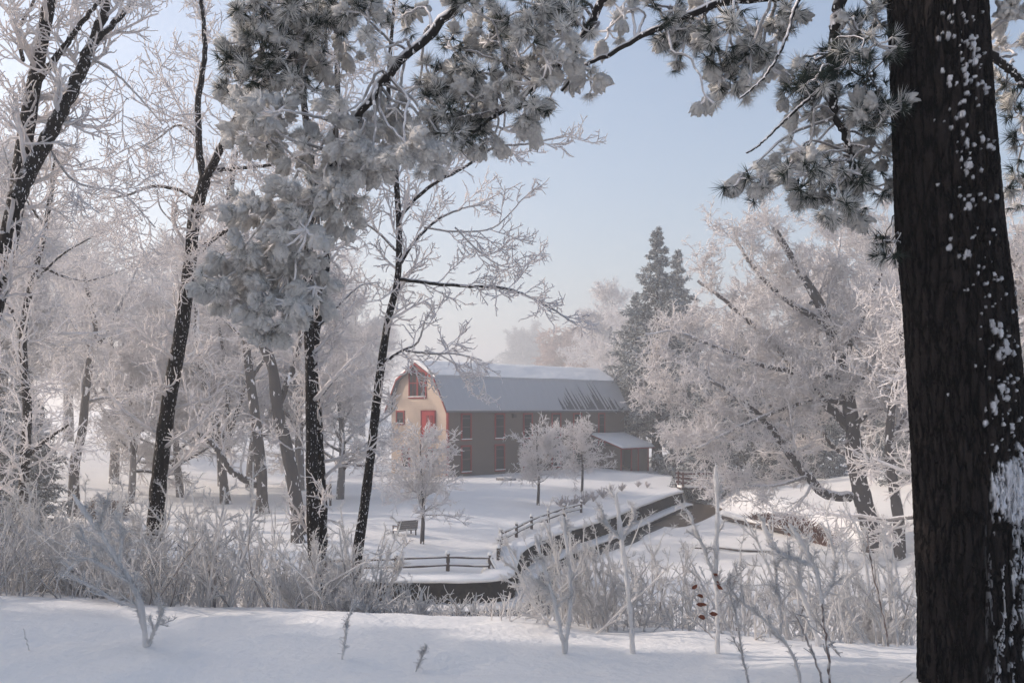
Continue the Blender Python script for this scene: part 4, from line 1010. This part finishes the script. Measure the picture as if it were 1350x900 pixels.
def bough(limbpts, Y, dY, r0, r1, sprays, nm='limb', extra=0):
    LP = catmull(L3(limbpts, Y, dY), 60); LR = np.linspace(r0, r1, 60)
    LP[2:-1] += rng.normal(size=(57, 3)) * r1 * .35
    gl = Geo(); gl.tubes((LP - L)[None], LR[None], 10, a=0)
    pos, D, sn = [], [], []
    sprays = [(a, b, c_ * 1.03, max(3, int(n_ * (1.0 if s_ > .9 else .85))), s_) for a, b, c_, n_, s_ in sprays]
    for (sx, sy, rpx, n, s) in sprays:
        dy = rng.uniform(-.35, .35)
        k0 = np.argmin(np.abs(LP[:, 0] - px(sx, sy, Y)[0]) ** 2 + np.abs(LP[:, 2] - px(sx, sy, Y)[2]) ** 2)
        Yc = LP[k0][1] + dy; c = px(sx, sy, Yc); r = rpx / F * Yc
        k1 = max(0, k0 - int(rng.integers(1, 7))); a0 = LP[k1]; q1 = a0 * .67 + c * .33 + rng.normal(size=3) * .05 + [0, 0, .07]; mid = a0 * .3 + c * .7 + rng.normal(size=3) * .035 + [0, 0, .05]
        sub = catmull([a0, q1, mid, c], 14); sub[1:-1] += rng.normal(size=(12, 3)) * .004; gl.tubes((sub - L)[None], np.linspace(min(LR[k1] * .4, .009), .004, 14)[None] + .0025 * s, 6, a=min(1, s * .8) * np.linspace(.2, 1, 14)[None])
        ax = norm(c - a0)
        m_ = rng.normal(size=(n, 3)); m_ = m_ / np.maximum(1, np.linalg.norm(m_, axis=1, keepdims=True) / 1.3)
        off = m_ * r * .70 * [1, 1.1, .78]; p = c + off
        d = norm(off) * .8 + ax * .4 + [0, 0, -.25]
        tw = np.stack([np.repeat(c[None] - ax * r * .3, n, 0), (c - ax * r * .1 + p) / 2 + rng.normal(size=(n, 3)) * .01, p], 1)
        gl.tubes(tw - L, np.full((n, 3), .0045 + .003 * s) * [1.2, 1, .9], 4, a=min(1, .2 + s))
        pos.append(p); D.append(d); sn.append(np.full(n, s))
    lo_ = gl.build(nm, M['pine_limb'], pine)
    if not pos: return
    pos = np.concatenate(pos) - L; D = norm(np.concatenate(D)); sn = np.concatenate(sn); n = len(pos)
    g = Geo(); inst(g, gn_v, gn_t, pos, D, (.85 + .4 * rng.random(n)) * np.where(sn > .75, .6, 1)); k = sn < .75; 
    if k.any(): inst(g, gn_v, gn_t, pos[k] + rng.normal(size=(k.sum(), 3)) * .03, norm(D[k] + .5 * rng.normal(size=(k.sum(), 3))), .8 + .4 * rng.random(k.sum()))
    g.build('needles', M['needle'], lo_)
    g = Geo(); has = rng.random(n) < sn
    for b in range(7):
        k = has & (rng.integers(0, 7, n) == b) if b else has & (rng.random(n) < .25)
        if k.any(): inst(g, blobs[b][0], blobs[b][1], pos[k] + [0, 0, .012], norm(D[k] + [0, 0, -.35]), (.037 + .042 * rng.random(k.sum()) ** 1.3) * (.72 + .55 * sn[k]))
    g2 = pos[has]; g2d = D[has]
    if g.n: sc_ = g.build('snow_clumps', M['clump'], lo_)  # clumps of snow resting on the needle tufts
    g = Geo(); inst(g, wn_v, wn_t, g2, g2d, (1.1 + .5 * rng.random(len(g2))) * np.where(sn[has] > .75, .82, 1))
    k = rng.random(n) < sn * 1.1; inst(g, wn_v, wn_t, pos[k], norm(D[k] + .5 * rng.normal(size=(k.sum(), 3))), .8 + .4 * rng.random(k.sum()))
    g.build('rimed_needles', M['needle_rime'], lo_)

H, Md, Lt = .97, .62, .34
bough([(1225, -420), (1050, -330), (850, -200), (700, -90), (610, 0), (560, 50), (500, 112), (470, 160), (445, 205), (405, 262), (370, 310), (335, 360)], 5.7, .3, .05, .018,
    [(470, 190, 34, 15, H), (505, 172, 30, 13, H), (535, 198, 32, 13, H), (560, 185, 22, 8, H), (440, 215, 34, 15, H), (400, 200, 30, 12, H), (355, 150, 30, 12, H), (330, 180, 28, 11, H), (312, 140, 26, 9, .9),
     (450, 150, 26, 9, .8), (425, 250, 34, 16, H), (385, 270, 34, 16, H), (345, 285, 30, 14, H), (322, 270, 20, 8, H), (400, 310, 34, 16, H), (360, 325, 34, 16, H), (315, 335, 32, 14, H), (285, 372, 24, 11, H), (300, 392, 26, 12, H),
     (335, 365, 32, 15, H), (375, 365, 32, 15, H), (412, 350, 28, 12, H), (350, 405, 30, 13, H), (385, 405, 28, 12, H), (350, 435, 24, 10, H), (372, 448, 18, 7, H), (415, 385, 24, 9, H), (445, 290, 26, 10, H), (460, 255, 24, 9, H),
     (490, 215, 28, 10, H), (520, 150, 24, 8, .9), (545, 120, 20, 6, .8), (500, 60, 24, 7, .8), (480, 20, 26, 8, .7), (530, 20, 22, 6, .7), (560, 210, 24, 8, H), (590, 190, 20, 6, .9)])
bough([(900, -260), (700, -190), (560, -130), (460, -70), (430, 0), (405, 50), (375, 85), (345, 108), (320, 118)], 5.9, .2, .04, .012,
    [(300, 85, 26, 11, .6), (325, 55, 28, 13, Md), (345, 30, 28, 13, Lt), (375, 15, 30, 14, Lt), (385, 50, 30, 14, Lt), (410, 75, 28, 12, Md), (430, 40, 28, 12, Md), (345, 95, 28, 12, Lt), (375, 95, 28, 12, Md), (312, 120, 26, 10, Md),
     (335, 140, 26, 10, .9), (365, 165, 26, 10, .95), (352, 190, 20, 7, .95), (405, 115, 26, 10, Md), (445, 20, 28, 12, .5), (465, 5, 26, 10, .6), (330, 10, 26, 11, .6), (355, 60, 26, 12, Lt), (400, 20, 26, 12, Lt), (430, 90, 24, 8, .8), (460, 60, 22, 7, .8)])
bough([(1200, -200), (1050, -120), (920, -70), (830, -30), (792, 2), (770, 45), (735, 85), (700, 118), (645, 158), (600, 190)], 5.7, .5, .05, .012,
    [(562, 100, 24, 9, .6), (580, 140, 28, 12, Md), (602, 162, 28, 12, .5), (590, 62, 26, 9, .7), (620, 92, 30, 13, Md), (640, 52, 28, 12, Md), (662, 28, 28, 12, Md), (682, 70, 30, 13, Md), (702, 40, 28, 12, Md), (722, 82, 28, 12, .8),
     (742, 52, 28, 12, .8), (762, 26, 26, 10, Md), (652, 112, 30, 13, .8), (620, 132, 28, 12, .8), (700, 112, 28, 11, .8), (732, 112, 24, 9, .7), (600, 112, 26, 11, Md), (642, 152, 26, 10, Md), (690, 142, 26, 9, .7), (665, 172, 22, 7, .9), (704, 165, 20, 6, .9),
     (620, 10, 26, 10, .7), (700, 5, 26, 10, Md), (740, 5, 26, 10, .6), (640, 190, 20, 6, .8), (760, 90, 22, 7, .8), (780, 110, 18, 5, .8), (630, 170, 22, 8, Lt), (600, 178, 20, 7, Lt), (560, 130, 22, 7, .5)])
bough([(1210, -110), (1120, -50), (1050, -12), (1005, -4), (955, 3), (905, 20), (850, 46), (805, 70), (770, 88), (740, 120)], 5.6, .4, .042, .010,
    [(882, 42, 26, 9, Md), (902, 62, 28, 11, Md), (922, 30, 28, 11, .7), (942, 70, 28, 11, Md), (962, 45, 28, 11, .7), (985, 78, 26, 10, .7), (1002, 40, 28, 11, .75), (1012, 92, 24, 8, .8), (952, 108, 22, 7, .7), (968, 126, 18, 6, .9), (1022, 60, 24, 9, .8), (1040, 25, 24, 9, .7),
     (932, 130, 14, 4, .8), (800, 40, 22, 6, .9), (820, 15, 22, 6, .9), (990, 110, 18, 5, .8), (870, 15, 22, 7, .6)])
bough([(1190, -90), (1140, -50), (1108, 0), (1099, 50), (1096, 100), (1101, 150), (1118, 188), (1125, 225)], 5.5, .2, .045, .016,
    [(1062, 100, 26, 10, .2), (1092, 90, 28, 12, .2), (1122, 80, 28, 12, .15), (1150, 100, 28, 12, .2), (1062, 155, 26, 9, .8), (1100, 148, 26, 9, .7), (1142, 160, 28, 11, .6), (1165, 200, 26, 10, .7), (1002, 232, 22, 8, .8), (1030, 220, 26, 10, .8), (1060, 232, 28, 11, .7), (1092, 242, 28, 11, .6),
     (1122, 232, 28, 11, .6), (1150, 250, 26, 10, .7), (1100, 272, 22, 8, .7), (1130, 282, 22, 8, .7), (1052, 200, 26, 9, .8), (1012, 252, 20, 7, .6), (1080, 130, 26, 9, .3), (1170, 150, 26, 10, .5), (1080, 205, 26, 9, .8), (1130, 40, 26, 9, .7), (1150, 20, 26, 9, .7), (1160, 60, 24, 8, .5), (1120, 200, 26, 9, .8), (972, 238, 14, 4, .7), (1070, 262, 20, 6, .7)])
bough([(1098, 95), (1080, 118), (1055, 140), (1028, 165), (1002, 190), (984, 202)], 5.5, -.1, .012, .006, [(1045, 120, 18, 4, .8), (1075, 105, 16, 4, .5)])
bough([(1075, -30), (1048, 10), (1040, 40), (1022, 80), (1000, 110), (975, 130)], 5.5, -.1, .012, .006, [])
bough([(1215, 330), (1195, 325), (1180, 318), (1165, 318)], 5.6, 0, .018, .006, [(1172, 312, 15, 4, .1), (1170, 342, 15, 4, .1)])
bough([(1290, 60), (1330, 90), (1370, 130), (1420, 150)], 5.8, .3, .03, .01, [(1325, 110, 24, 9, .4), (1345, 150, 26, 10, .2), (1335, 60, 24, 8, .8), (1345, 20, 24, 8, .8), (1350, 250, 26, 8, .6), (1360, 190, 24, 8, .5)])

# ------------------------------------------------------------------ brush in front
def shrub(name, seed, n, ln, tilt, r, k1, k2, l1, l2, a=.9, up=.25):
    global rng
    rng = np.random.default_rng(seed); root = thing(name, '', 'shrub')
    az = rng.random(n) * 6.28; ti = np.radians(tilt) * rng.random(n) ** .7
    d = np.stack([np.cos(az) * np.sin(ti), np.sin(az) * np.sin(ti), np.cos(ti)], 1); K = 12
    pts = [np.stack([np.cos(az) * .08, np.sin(az) * .08, 0 * az - .1], 1)]; Ls = ln * (.55 + .55 * rng.random(n))
    for k in range(K - 1):
        d = norm(d + .06 * rng.normal(size=d.shape) + [0, 0, up * .08]); pts.append(pts[-1] + d * (Ls / (K - 1))[:, None])
    P = np.stack(pts, 1); R = r * np.linspace(1.1, .75, K)[None] * (1 + .22 * rng.normal(size=(n, K))); R = np.clip(R, r * .5, r * 1.7); R[:, -1] *= .5
    g = Geo(); g.tubes(P, R, 6, a=np.clip(a - .5 * (rng.random((n, 1)) > .9) * (np.linspace(1, 0, K)[None] > .3), 0, 1)); g.build('stems', M['twig_near'], root)
    g = Geo(); P2, R2 = kids(P, np.abs(R), k1, 7, .25, 1, l1, 42, up=up, wob=.1, rs=.8, rend=.7, rmin=r * .55, rmax=r, fall=.4)
    R2 = R2 * (1 + .2 * rng.normal(size=R2.shape)); g.tubes(P2, np.abs(R2), 5, a=a)
    P3, R3 = kids(P2, np.abs(R2), k2, 4, .2, 1, l2, 48, up=up, wob=.12, rs=.8, rend=.7, rmin=r * .45, rmax=r * .7, fall=.3); g.tubes(P3, R3, 4, a=a)
    for Pq, Rq, nq in ((P, R, 34), (P2, R2, 14), (P3, R3, 5)):      # feathery hoar bristles
        Pb, Rb = kids(Pq, np.abs(Rq), nq, 2, .05, 1, .038, 55, up=.1, wob=.1, rs=.4, rend=.5, rmin=.0022, rmax=.0032, fall=.1); g.tubes(Pb, Rb, 3, a=1)
    g.build('crown', M['twig_near'], root)
    return root
M['twig_near'] = wood('twig_near', (.09, .05, .04), top=1, frost=(.90, .88, .865), lo=-.2, hi=.35, bs=60, trans=.5)
sA = shrub('rimed_shrub', 301, 12, 1.1, 46, .0085, 7, 4, .30, .10)
sB = shrub('rimed_shrub', 302, 10, 1.4, 34, .0115, 5, 4, .32, .11)
sC = shrub('rimed_sapling', 303, 4, 1.5, 20, .0145, 4, 2, .35, .12)
sD = shrub('rimed_shrub', 304, 15, .8, 54, .0072, 6, 4, .22, .09)
sE = shrub('rimed_shrub', 305, 7, 1.35, 38, .0095, 4, 3, .30, .09)
sF = shrub('rimed_shrub', 306, 5, 1.25, 55, .0105, 5, 4, .26, .08)
sG = shrub('rimed_shrub', 307, 11, 1.35, 26, .0066, 3, 3, .20, .07)
us = {id(s): [False] for s in (sA, sB, sC, sD, sE, sF, sG)}
rs2 = np.random.default_rng(17)
def zone(x, Y):
    for lim, nm in ((110, 'under the forked left-edge tree'), (200, 'left of the S-curved trunk'), (300, 'right of the S-curved trunk'), (400, 'left of the twin stems'),
                    (475, 'right beside the twin stems'), (560, 'right of the speckled trunk'), (650, 'before the straight rail fence'), (740, 'below the stone wall corner'),
                    (830, 'before the curved wall'), (920, 'below the brown water'), (1010, 'below the branch on ice'), (1110, 'below the brown reed bank'), (1e9, 'beside the big pine')):
        if x < lim: return nm
def put(s, x, Y, sc, rz, lab=None):
    X = (x - CX) / F * Y; kn = {id(sA): 'bushy rimed shrub', id(sB): 'upright rimed shrub', id(sC): 'thick-stemmed rimed sapling', id(sD): 'low dense rimed shrub', id(sE): 'open few-stemmed rimed shrub', id(sF): 'splayed rimed shrub', id(sG): 'wispy tall-stemmed rimed shrub'}[id(s)]
    dist = 'at the crest' if Y < 10 else ('on the slope' if Y < 14 else 'far downslope')
    place(s, us[id(s)], (X, Y, gz(X, Y) - .05), rz, sc, lab or f'{kn} {dist} {zone(x, Y)}', 'rimed shrubs ' + zone(x, Y))
for i in range(38):      # thicket to the left and centre
    x = -60 + i * 18.9 + rs2.uniform(-8, 8); Y = rs2.uniform(8.8, 15.5)
    s = (sA, sD, sB, sA, sD)[rs2.integers(0, 5)]
    hi = 1.1 if x < 420 else (.75 if x < 490 else .36)
    put(s, x, Y, rs2.uniform(.75, 1.05) * hi, rs2.uniform(0, 6.28))
for i in range(17):
    x = 700 + i * 32 + rs2.uniform(-10, 10); Y = rs2.uniform(7.4, 12.5)
    s = (sE, sE, sD, sF, sE)[rs2.integers(0, 5)]
    put(s, x, Y, rs2.uniform(.55, .95) * (1.0 if x > 720 else .7), rs2.uniform(0, 6.28))
for k, (x, Y, sc) in enumerate([(752, 7.7, .95), (790, 7.9, .9), (845, 8.1, .8), (905, 7.9, .75), (992, 7.5, .85), (1060, 7.3, .9), (1118, 7.5, .85), (1172, 7.4, .95), (1203, 7.9, 1.0)]):
    put((sF, sE, sF, sE)[k % 4], x, Y, sc, rs2.uniform(0, 6.28))
put(sC, 1150, 8.6, .6, 1.0)
for x, Y, sc in [(738, 8.1, .8), (772, 8.4, .85), (806, 8.0, .75), (850, 8.4, .72), (968, 8.3, .6), (1060, 8.2, .62), (1135, 8.4, .85), (1195, 8.1, 1.05),
                 (30, 10, .95), (130, 10.5, 1.0), (250, 10, 1.0), (330, 9.8, 1.0), (385, 10.2, .9), (450, 9.8, .75)]:
    put(sG, x, Y, sc, rs2.uniform(0, 6.28))

from collections import defaultdict
def settle_labels():
    same = defaultdict(list)
    for o in C.objects:
        if o.parent is None and o.get('label'): same[o['label']].append(o)
    for lab, os_ in same.items():
        if 1 < len(os_) < 10 and ('shrub' in lab or 'sapling' in lab or 'tuft' in lab or 'stand' in lab):
            os_.sort(key=lambda o: o.location.x / o.location.y)
            n = len(os_); mid = ['second', 'third', 'fourth', 'fifth', 'sixth', 'seventh', 'eighth']
            names = ['left one', 'right one'] if n == 2 else ['leftmost'] + [m + ' from left' for m in mid[:n - 2]] + ['rightmost']
            for o, n_ in zip(os_, names): o['label'] = lab + ', ' + n_
settle_labels()

# hero stems, drawn where they stand
rng = np.random.default_rng(44)
def stem_thing(name, label, paths, Y, frost=.95, leaves=None, k=4, tw=.12, cat='sapling'):
    yb = paths[0][0][0][1]; xb = paths[0][0][0][0]
    Yt = np.linspace(4.5, 9.5, 120); zt_ = height((xb - CX) / F * Yt, Yt); yy = HY + (EYE - zt_) / Yt * F
    hit = np.where(yy <= yb + 2)[0]; Y = float(Yt[hit[0]]) if len(hit) else Y
    b = px(*paths[0][0][0], Y); z = gz(b[0], Y); root = thing(name, label, cat, (b[0], Y, z)); L0 = np.array(root.location)
    g = Geo(); g2 = Geo()
    for j, (pts, r0, r1, fr) in enumerate(paths):
        P = catmull(L3(pts, Y, .15 * ((j % 3) - 1) if j else 0), 26) - L0
        if j == 0: P[0, 2] = min(P[0, 2], -.1)
        P[1:-1] += rng.normal(size=(24, 3)) * .0025
        R = np.linspace(r0, r1, 26) * (1 + .16 * rng.normal(size=26)); R[-1] *= .5
        g.tubes(P[None], R[None], 8, a=fr)
        if k:
            Pk, Rk = kids(P[None], R[None], k, 6, .3, .98, tw, 42, up=.3, wob=.12, rs=.6, rend=.7, rmin=.005, rmax=.010, fall=.3); g2.tubes(Pk, np.abs(Rk), 5, a=max(fr, .5))
            Pm, Rm = kids(Pk, Rk, 3, 4, .2, 1, tw * .35, 45, rmin=.004, rmax=.006); g2.tubes(Pm, Rm, 4, a=max(fr, .5))
            if fr > .4:
                for Pq, Rq, nq in ((P[None], R[None], 110), (Pk, Rk, 16), (Pm, Rm, 5)):
                    Pb, Rb = kids(Pq, np.abs(Rq), nq, 2, .08, 1, .034, 55, up=.1, wob=.1, rs=.4, rend=.5, rmin=.002, rmax=.003, fall=.1); g2.tubes(Pb, Rb, 3, a=1)
    g.build('stem', M['twig_near'], root)
    if k: g2.build('crown', M['twig_near'], root)
    for (x, y) in (leaves or []):
        c = px(x, y, Y - .03) - L0; a = rng.normal(size=3) * .5; R_ = rotz_to(np.array([[a[0], -1., a[2]]]))[0]
        o = np.array([(0, -.028, 0), (.012, -.008, .004), (.016, .01, .006), (.004, .03, -.004), (-.012, .014, .006), (-.014, -.008, .004), (0, 0, -.004)]) * rng.uniform(.7, 1.1)
        gg = Geo(); gg.add(o @ R_.T + c, t=[(0, 1, 6), (1, 2, 6), (2, 3, 6), (3, 4, 6), (4, 5, 6), (5, 0, 6)]); gg.build('leaf', M['leaf_red'], root)
    return root
stem_thing('rimed_sapling', 'thick white rimed sapling leaning left on the near snow crest', [
    ([(192, 850), (186, 800), (172, 765), (155, 740), (135, 705), (122, 690), (97, 652)], .022, .014, 1), ([(170, 762), (140, 748), (110, 736), (82, 760)], .014, .010, 1),
    ([(182, 800), (150, 790), (120, 772), (88, 757)], .014, .010, 1), ([(158, 742), (160, 700), (150, 680)], .012, .010, 1), ([(186, 820), (180, 790), (176, 765)], .012, .009, 1),
    ([(160, 745), (135, 720), (115, 715), (105, 695)], .013, .010, 1), ([(196, 850), (208, 820), (216, 800)], .012, .008, 1), ([(130, 700), (135, 675), (140, 660)], .010, .008, 1)], 7.2, k=6)
stem_thing('rimed_sapling', 'tallest straight rimed sapling with red dead leaves before the river ice', [
    ([(946, 862), (946, 800), (944, 740), (946, 680), (944, 612)], .016, .014, .95), ([(945, 770), (930, 730), (910, 680), (900, 668)], .010, .010, .9), ([(946, 845), (925, 825), (905, 810)], .006, .004, .1),
    ([(946, 800), (965, 770), (972, 755)], .008, .006, .6)], 7.0, leaves=[(944, 758), (947, 768), (949, 773), (923, 785), (928, 796), (923, 797), (925, 813), (941, 809), (916, 773), (968, 767)], k=5)
stem_thing('bare_shoot', 'dark reddish bare shoot rising from the near snow, right of the leafy sapling', [([(1094, 905), (1092, 860), (1086, 820), (1083, 790)], .008, .006, .1), ([(1092, 850), (1100, 846)], .004, .003, .1), ([(1083, 795), (1078, 760), (1060, 720), (1040, 690)], .012, .014, .95), ([(1070, 745), (1045, 735), (1030, 730)], .012, .010, .95), ([(1084, 790), (1098, 765), (1100, 740)], .010, .010, .95)], 6.1, k=3, cat='shoot')
stem_thing('bare_shoot', 'thin dark shoot with hooked tip in the near snow', [([(1085, 905), (1075, 870), (1058, 830), (1048, 808)], .007, .005, .25), ([(1048, 808), (1062, 812), (1066, 813)], .004, .003, .2)], 6.1, k=2, cat='shoot')
stem_thing('bare_shoot', 'curved twiggy shoot leaning left in the near snow before the ice', [([(1056, 905), (1048, 870), (1030, 840), (1005, 815), (975, 790), (960, 770)], .010, .007, .7), ([(1028, 838), (1030, 820), (1028, 800), (1022, 740)], .008, .008, .7)], 6.2, k=5, cat='shoot')
stem_thing('bare_shoot', 'snowy shoot with reddish base at lower centre right', [([(988, 905), (978, 860), (972, 820), (962, 780), (960, 760)], .007, .006, .5)], 6.3, k=5, cat='shoot')
stem_thing('rimed_shoot', 'small crooked twig poking from the snow by the pine trunk', [([(1180, 905), (1192, 895), (1204, 886)], .004, .003, .2)], 5.9, k=0, cat='shoot')
stem_thing('rimed_shoot', 'leaning white rimed shoot in near snow at centre', [([(452, 868), (458, 820), (468, 790)], .008, .007, 1)], 7.0, k=2, tw=.08, cat='shoot')
stem_thing('rimed_shoot', 'tiny lone twig in the snow near the left corner', [([(38, 856), (34, 842), (31, 828)], .004, .004, 1)], 6.6, k=0, cat='shoot')
stem_thing('rimed_shoot', 'tiny twig in the snow at lower centre', [([(548, 885), (556, 865), (562, 850)], .004, .004, .8)], 6.2, k=1, tw=.05, cat='shoot')
stem_thing('rimed_sapling', 'rimed sapling with Y-shaped fork in front of the curved wall', [([(835, 860), (828, 780), (818, 700), (812, 650)], .016, .014, 1), ([(818, 710), (800, 690), (792, 670)], .012, .010, 1), ([(820, 712), (832, 690), (836, 672)], .012, .010, 1)], 7.6, k=5)
stem_thing('rimed_sapling', 'thick rimed sapling leaning left in front of the fallen log', [([(1080, 850), (1060, 790), (1040, 750), (1010, 700), (1005, 680)], .018, .016, 1), ([(1055, 780), (1054, 740), (1060, 705)], .014, .013, 1)], 7.4, k=6)
stem_thing('rimed_sapling', 'pair of white shoots crossing in front of the dam wall corner', [([(745, 860), (730, 790), (712, 730), (705, 705)], .014, .012, 1), ([(745, 860), (752, 790), (750, 740), (742, 680)], .014, .012, 1), ([(732, 790), (715, 770), (706, 768)], .010, .009, 1)], 7.8, k=6)
stem_thing('rimed_shoot', 'thin reddish shoot leaning left beside the pine trunk', [([(1172, 850), (1160, 790), (1150, 750), (1143, 700)], .007, .006, .1)], 7.5, k=4, tw=.15, cat='shoot')

# undergrowth nobody could count
rng = np.random.default_rng(55)
n = 7000; xp = rng.uniform(-120, 1220, n); Yu = 7.6 + 9 * rng.random(n) ** 1.2
keep = rng.random(n) < np.where(xp < 480, .26, np.where(xp < 700, .3, .12)); xp, Yu = xp[keep], Yu[keep]; n = len(xp)
Yu = np.where(xp < 640, np.maximum(Yu, 8.7), Yu)
Xu = (xp - CX) / F * Yu; zu = height(Xu, Yu) - .04
hh = (.25 + .55 * rng.random(n)) * np.where(xp < 440, 1.15, np.where(xp < 700, .34, .75))
d = np.stack([rng.normal(size=n) * .42, rng.normal(size=n) * .42, np.ones(n)], 1); bend = rng.normal(size=(n, 3)) * .35; bend[:, 2] = 0
u = np.linspace(0, 1, 5)
P = np.stack([Xu, Yu, zu], 1)[:, None] + (d * hh[:, None])[:, None] * u[None, :, None] + (bend * hh[:, None])[:, None] * (u ** 2)[None, :, None]
R = np.full((n, 5), .0065) * (1 + .25 * rng.normal(size=(n, 5))); R[:, -1] *= .6
g = Geo(); g.tubes(P, np.abs(R), 3, a=np.where(rng.random((n, 1)) < .85, .95, .3) * np.ones((1, 5)))
P2, R2 = kids(P, np.abs(R), 4, 4, .3, 1, .13, 45, up=.2, wob=.15, rs=.9, rend=.7, rmin=.0045, rmax=.006); g.tubes(P2, R2, 3, a=.95)
o = g.build('undergrowth', M['twig_near']); tag(o, 'dense rimed weeds and grasses on the near slope', 'undergrowth', kind='stuff')

# ------------------------------------------------------------------ haze
bm = bmesh.new(); bmesh.ops.create_cube(bm, size=1)
me = bpy.data.meshes.new('haze'); bm.to_mesh(me); bm.free()
hz = bpy.data.objects.new('haze', me); C.objects.link(hz)
zb, zt = -3.0, 62.0
hz.scale = (3000, 1700, zt - zb); hz.location = (0, 350, (zb + zt) / 2)
hm = bpy.data.materials.new('haze'); hm.use_nodes = True; ns = hm.node_tree.nodes; ns.clear()
out = ns.new('ShaderNodeOutputMaterial'); pv = ns.new('ShaderNodeVolumePrincipled')
pv.inputs['Color'].default_value = (.96, .94, .92, 1); pv.inputs['Density'].default_value = .0027; pv.inputs['Anisotropy'].default_value = .5
hm.node_tree.links.new(pv.outputs[0], out.inputs['Volume']); me.materials.append(hm)
tag(hz, kind='stuff')
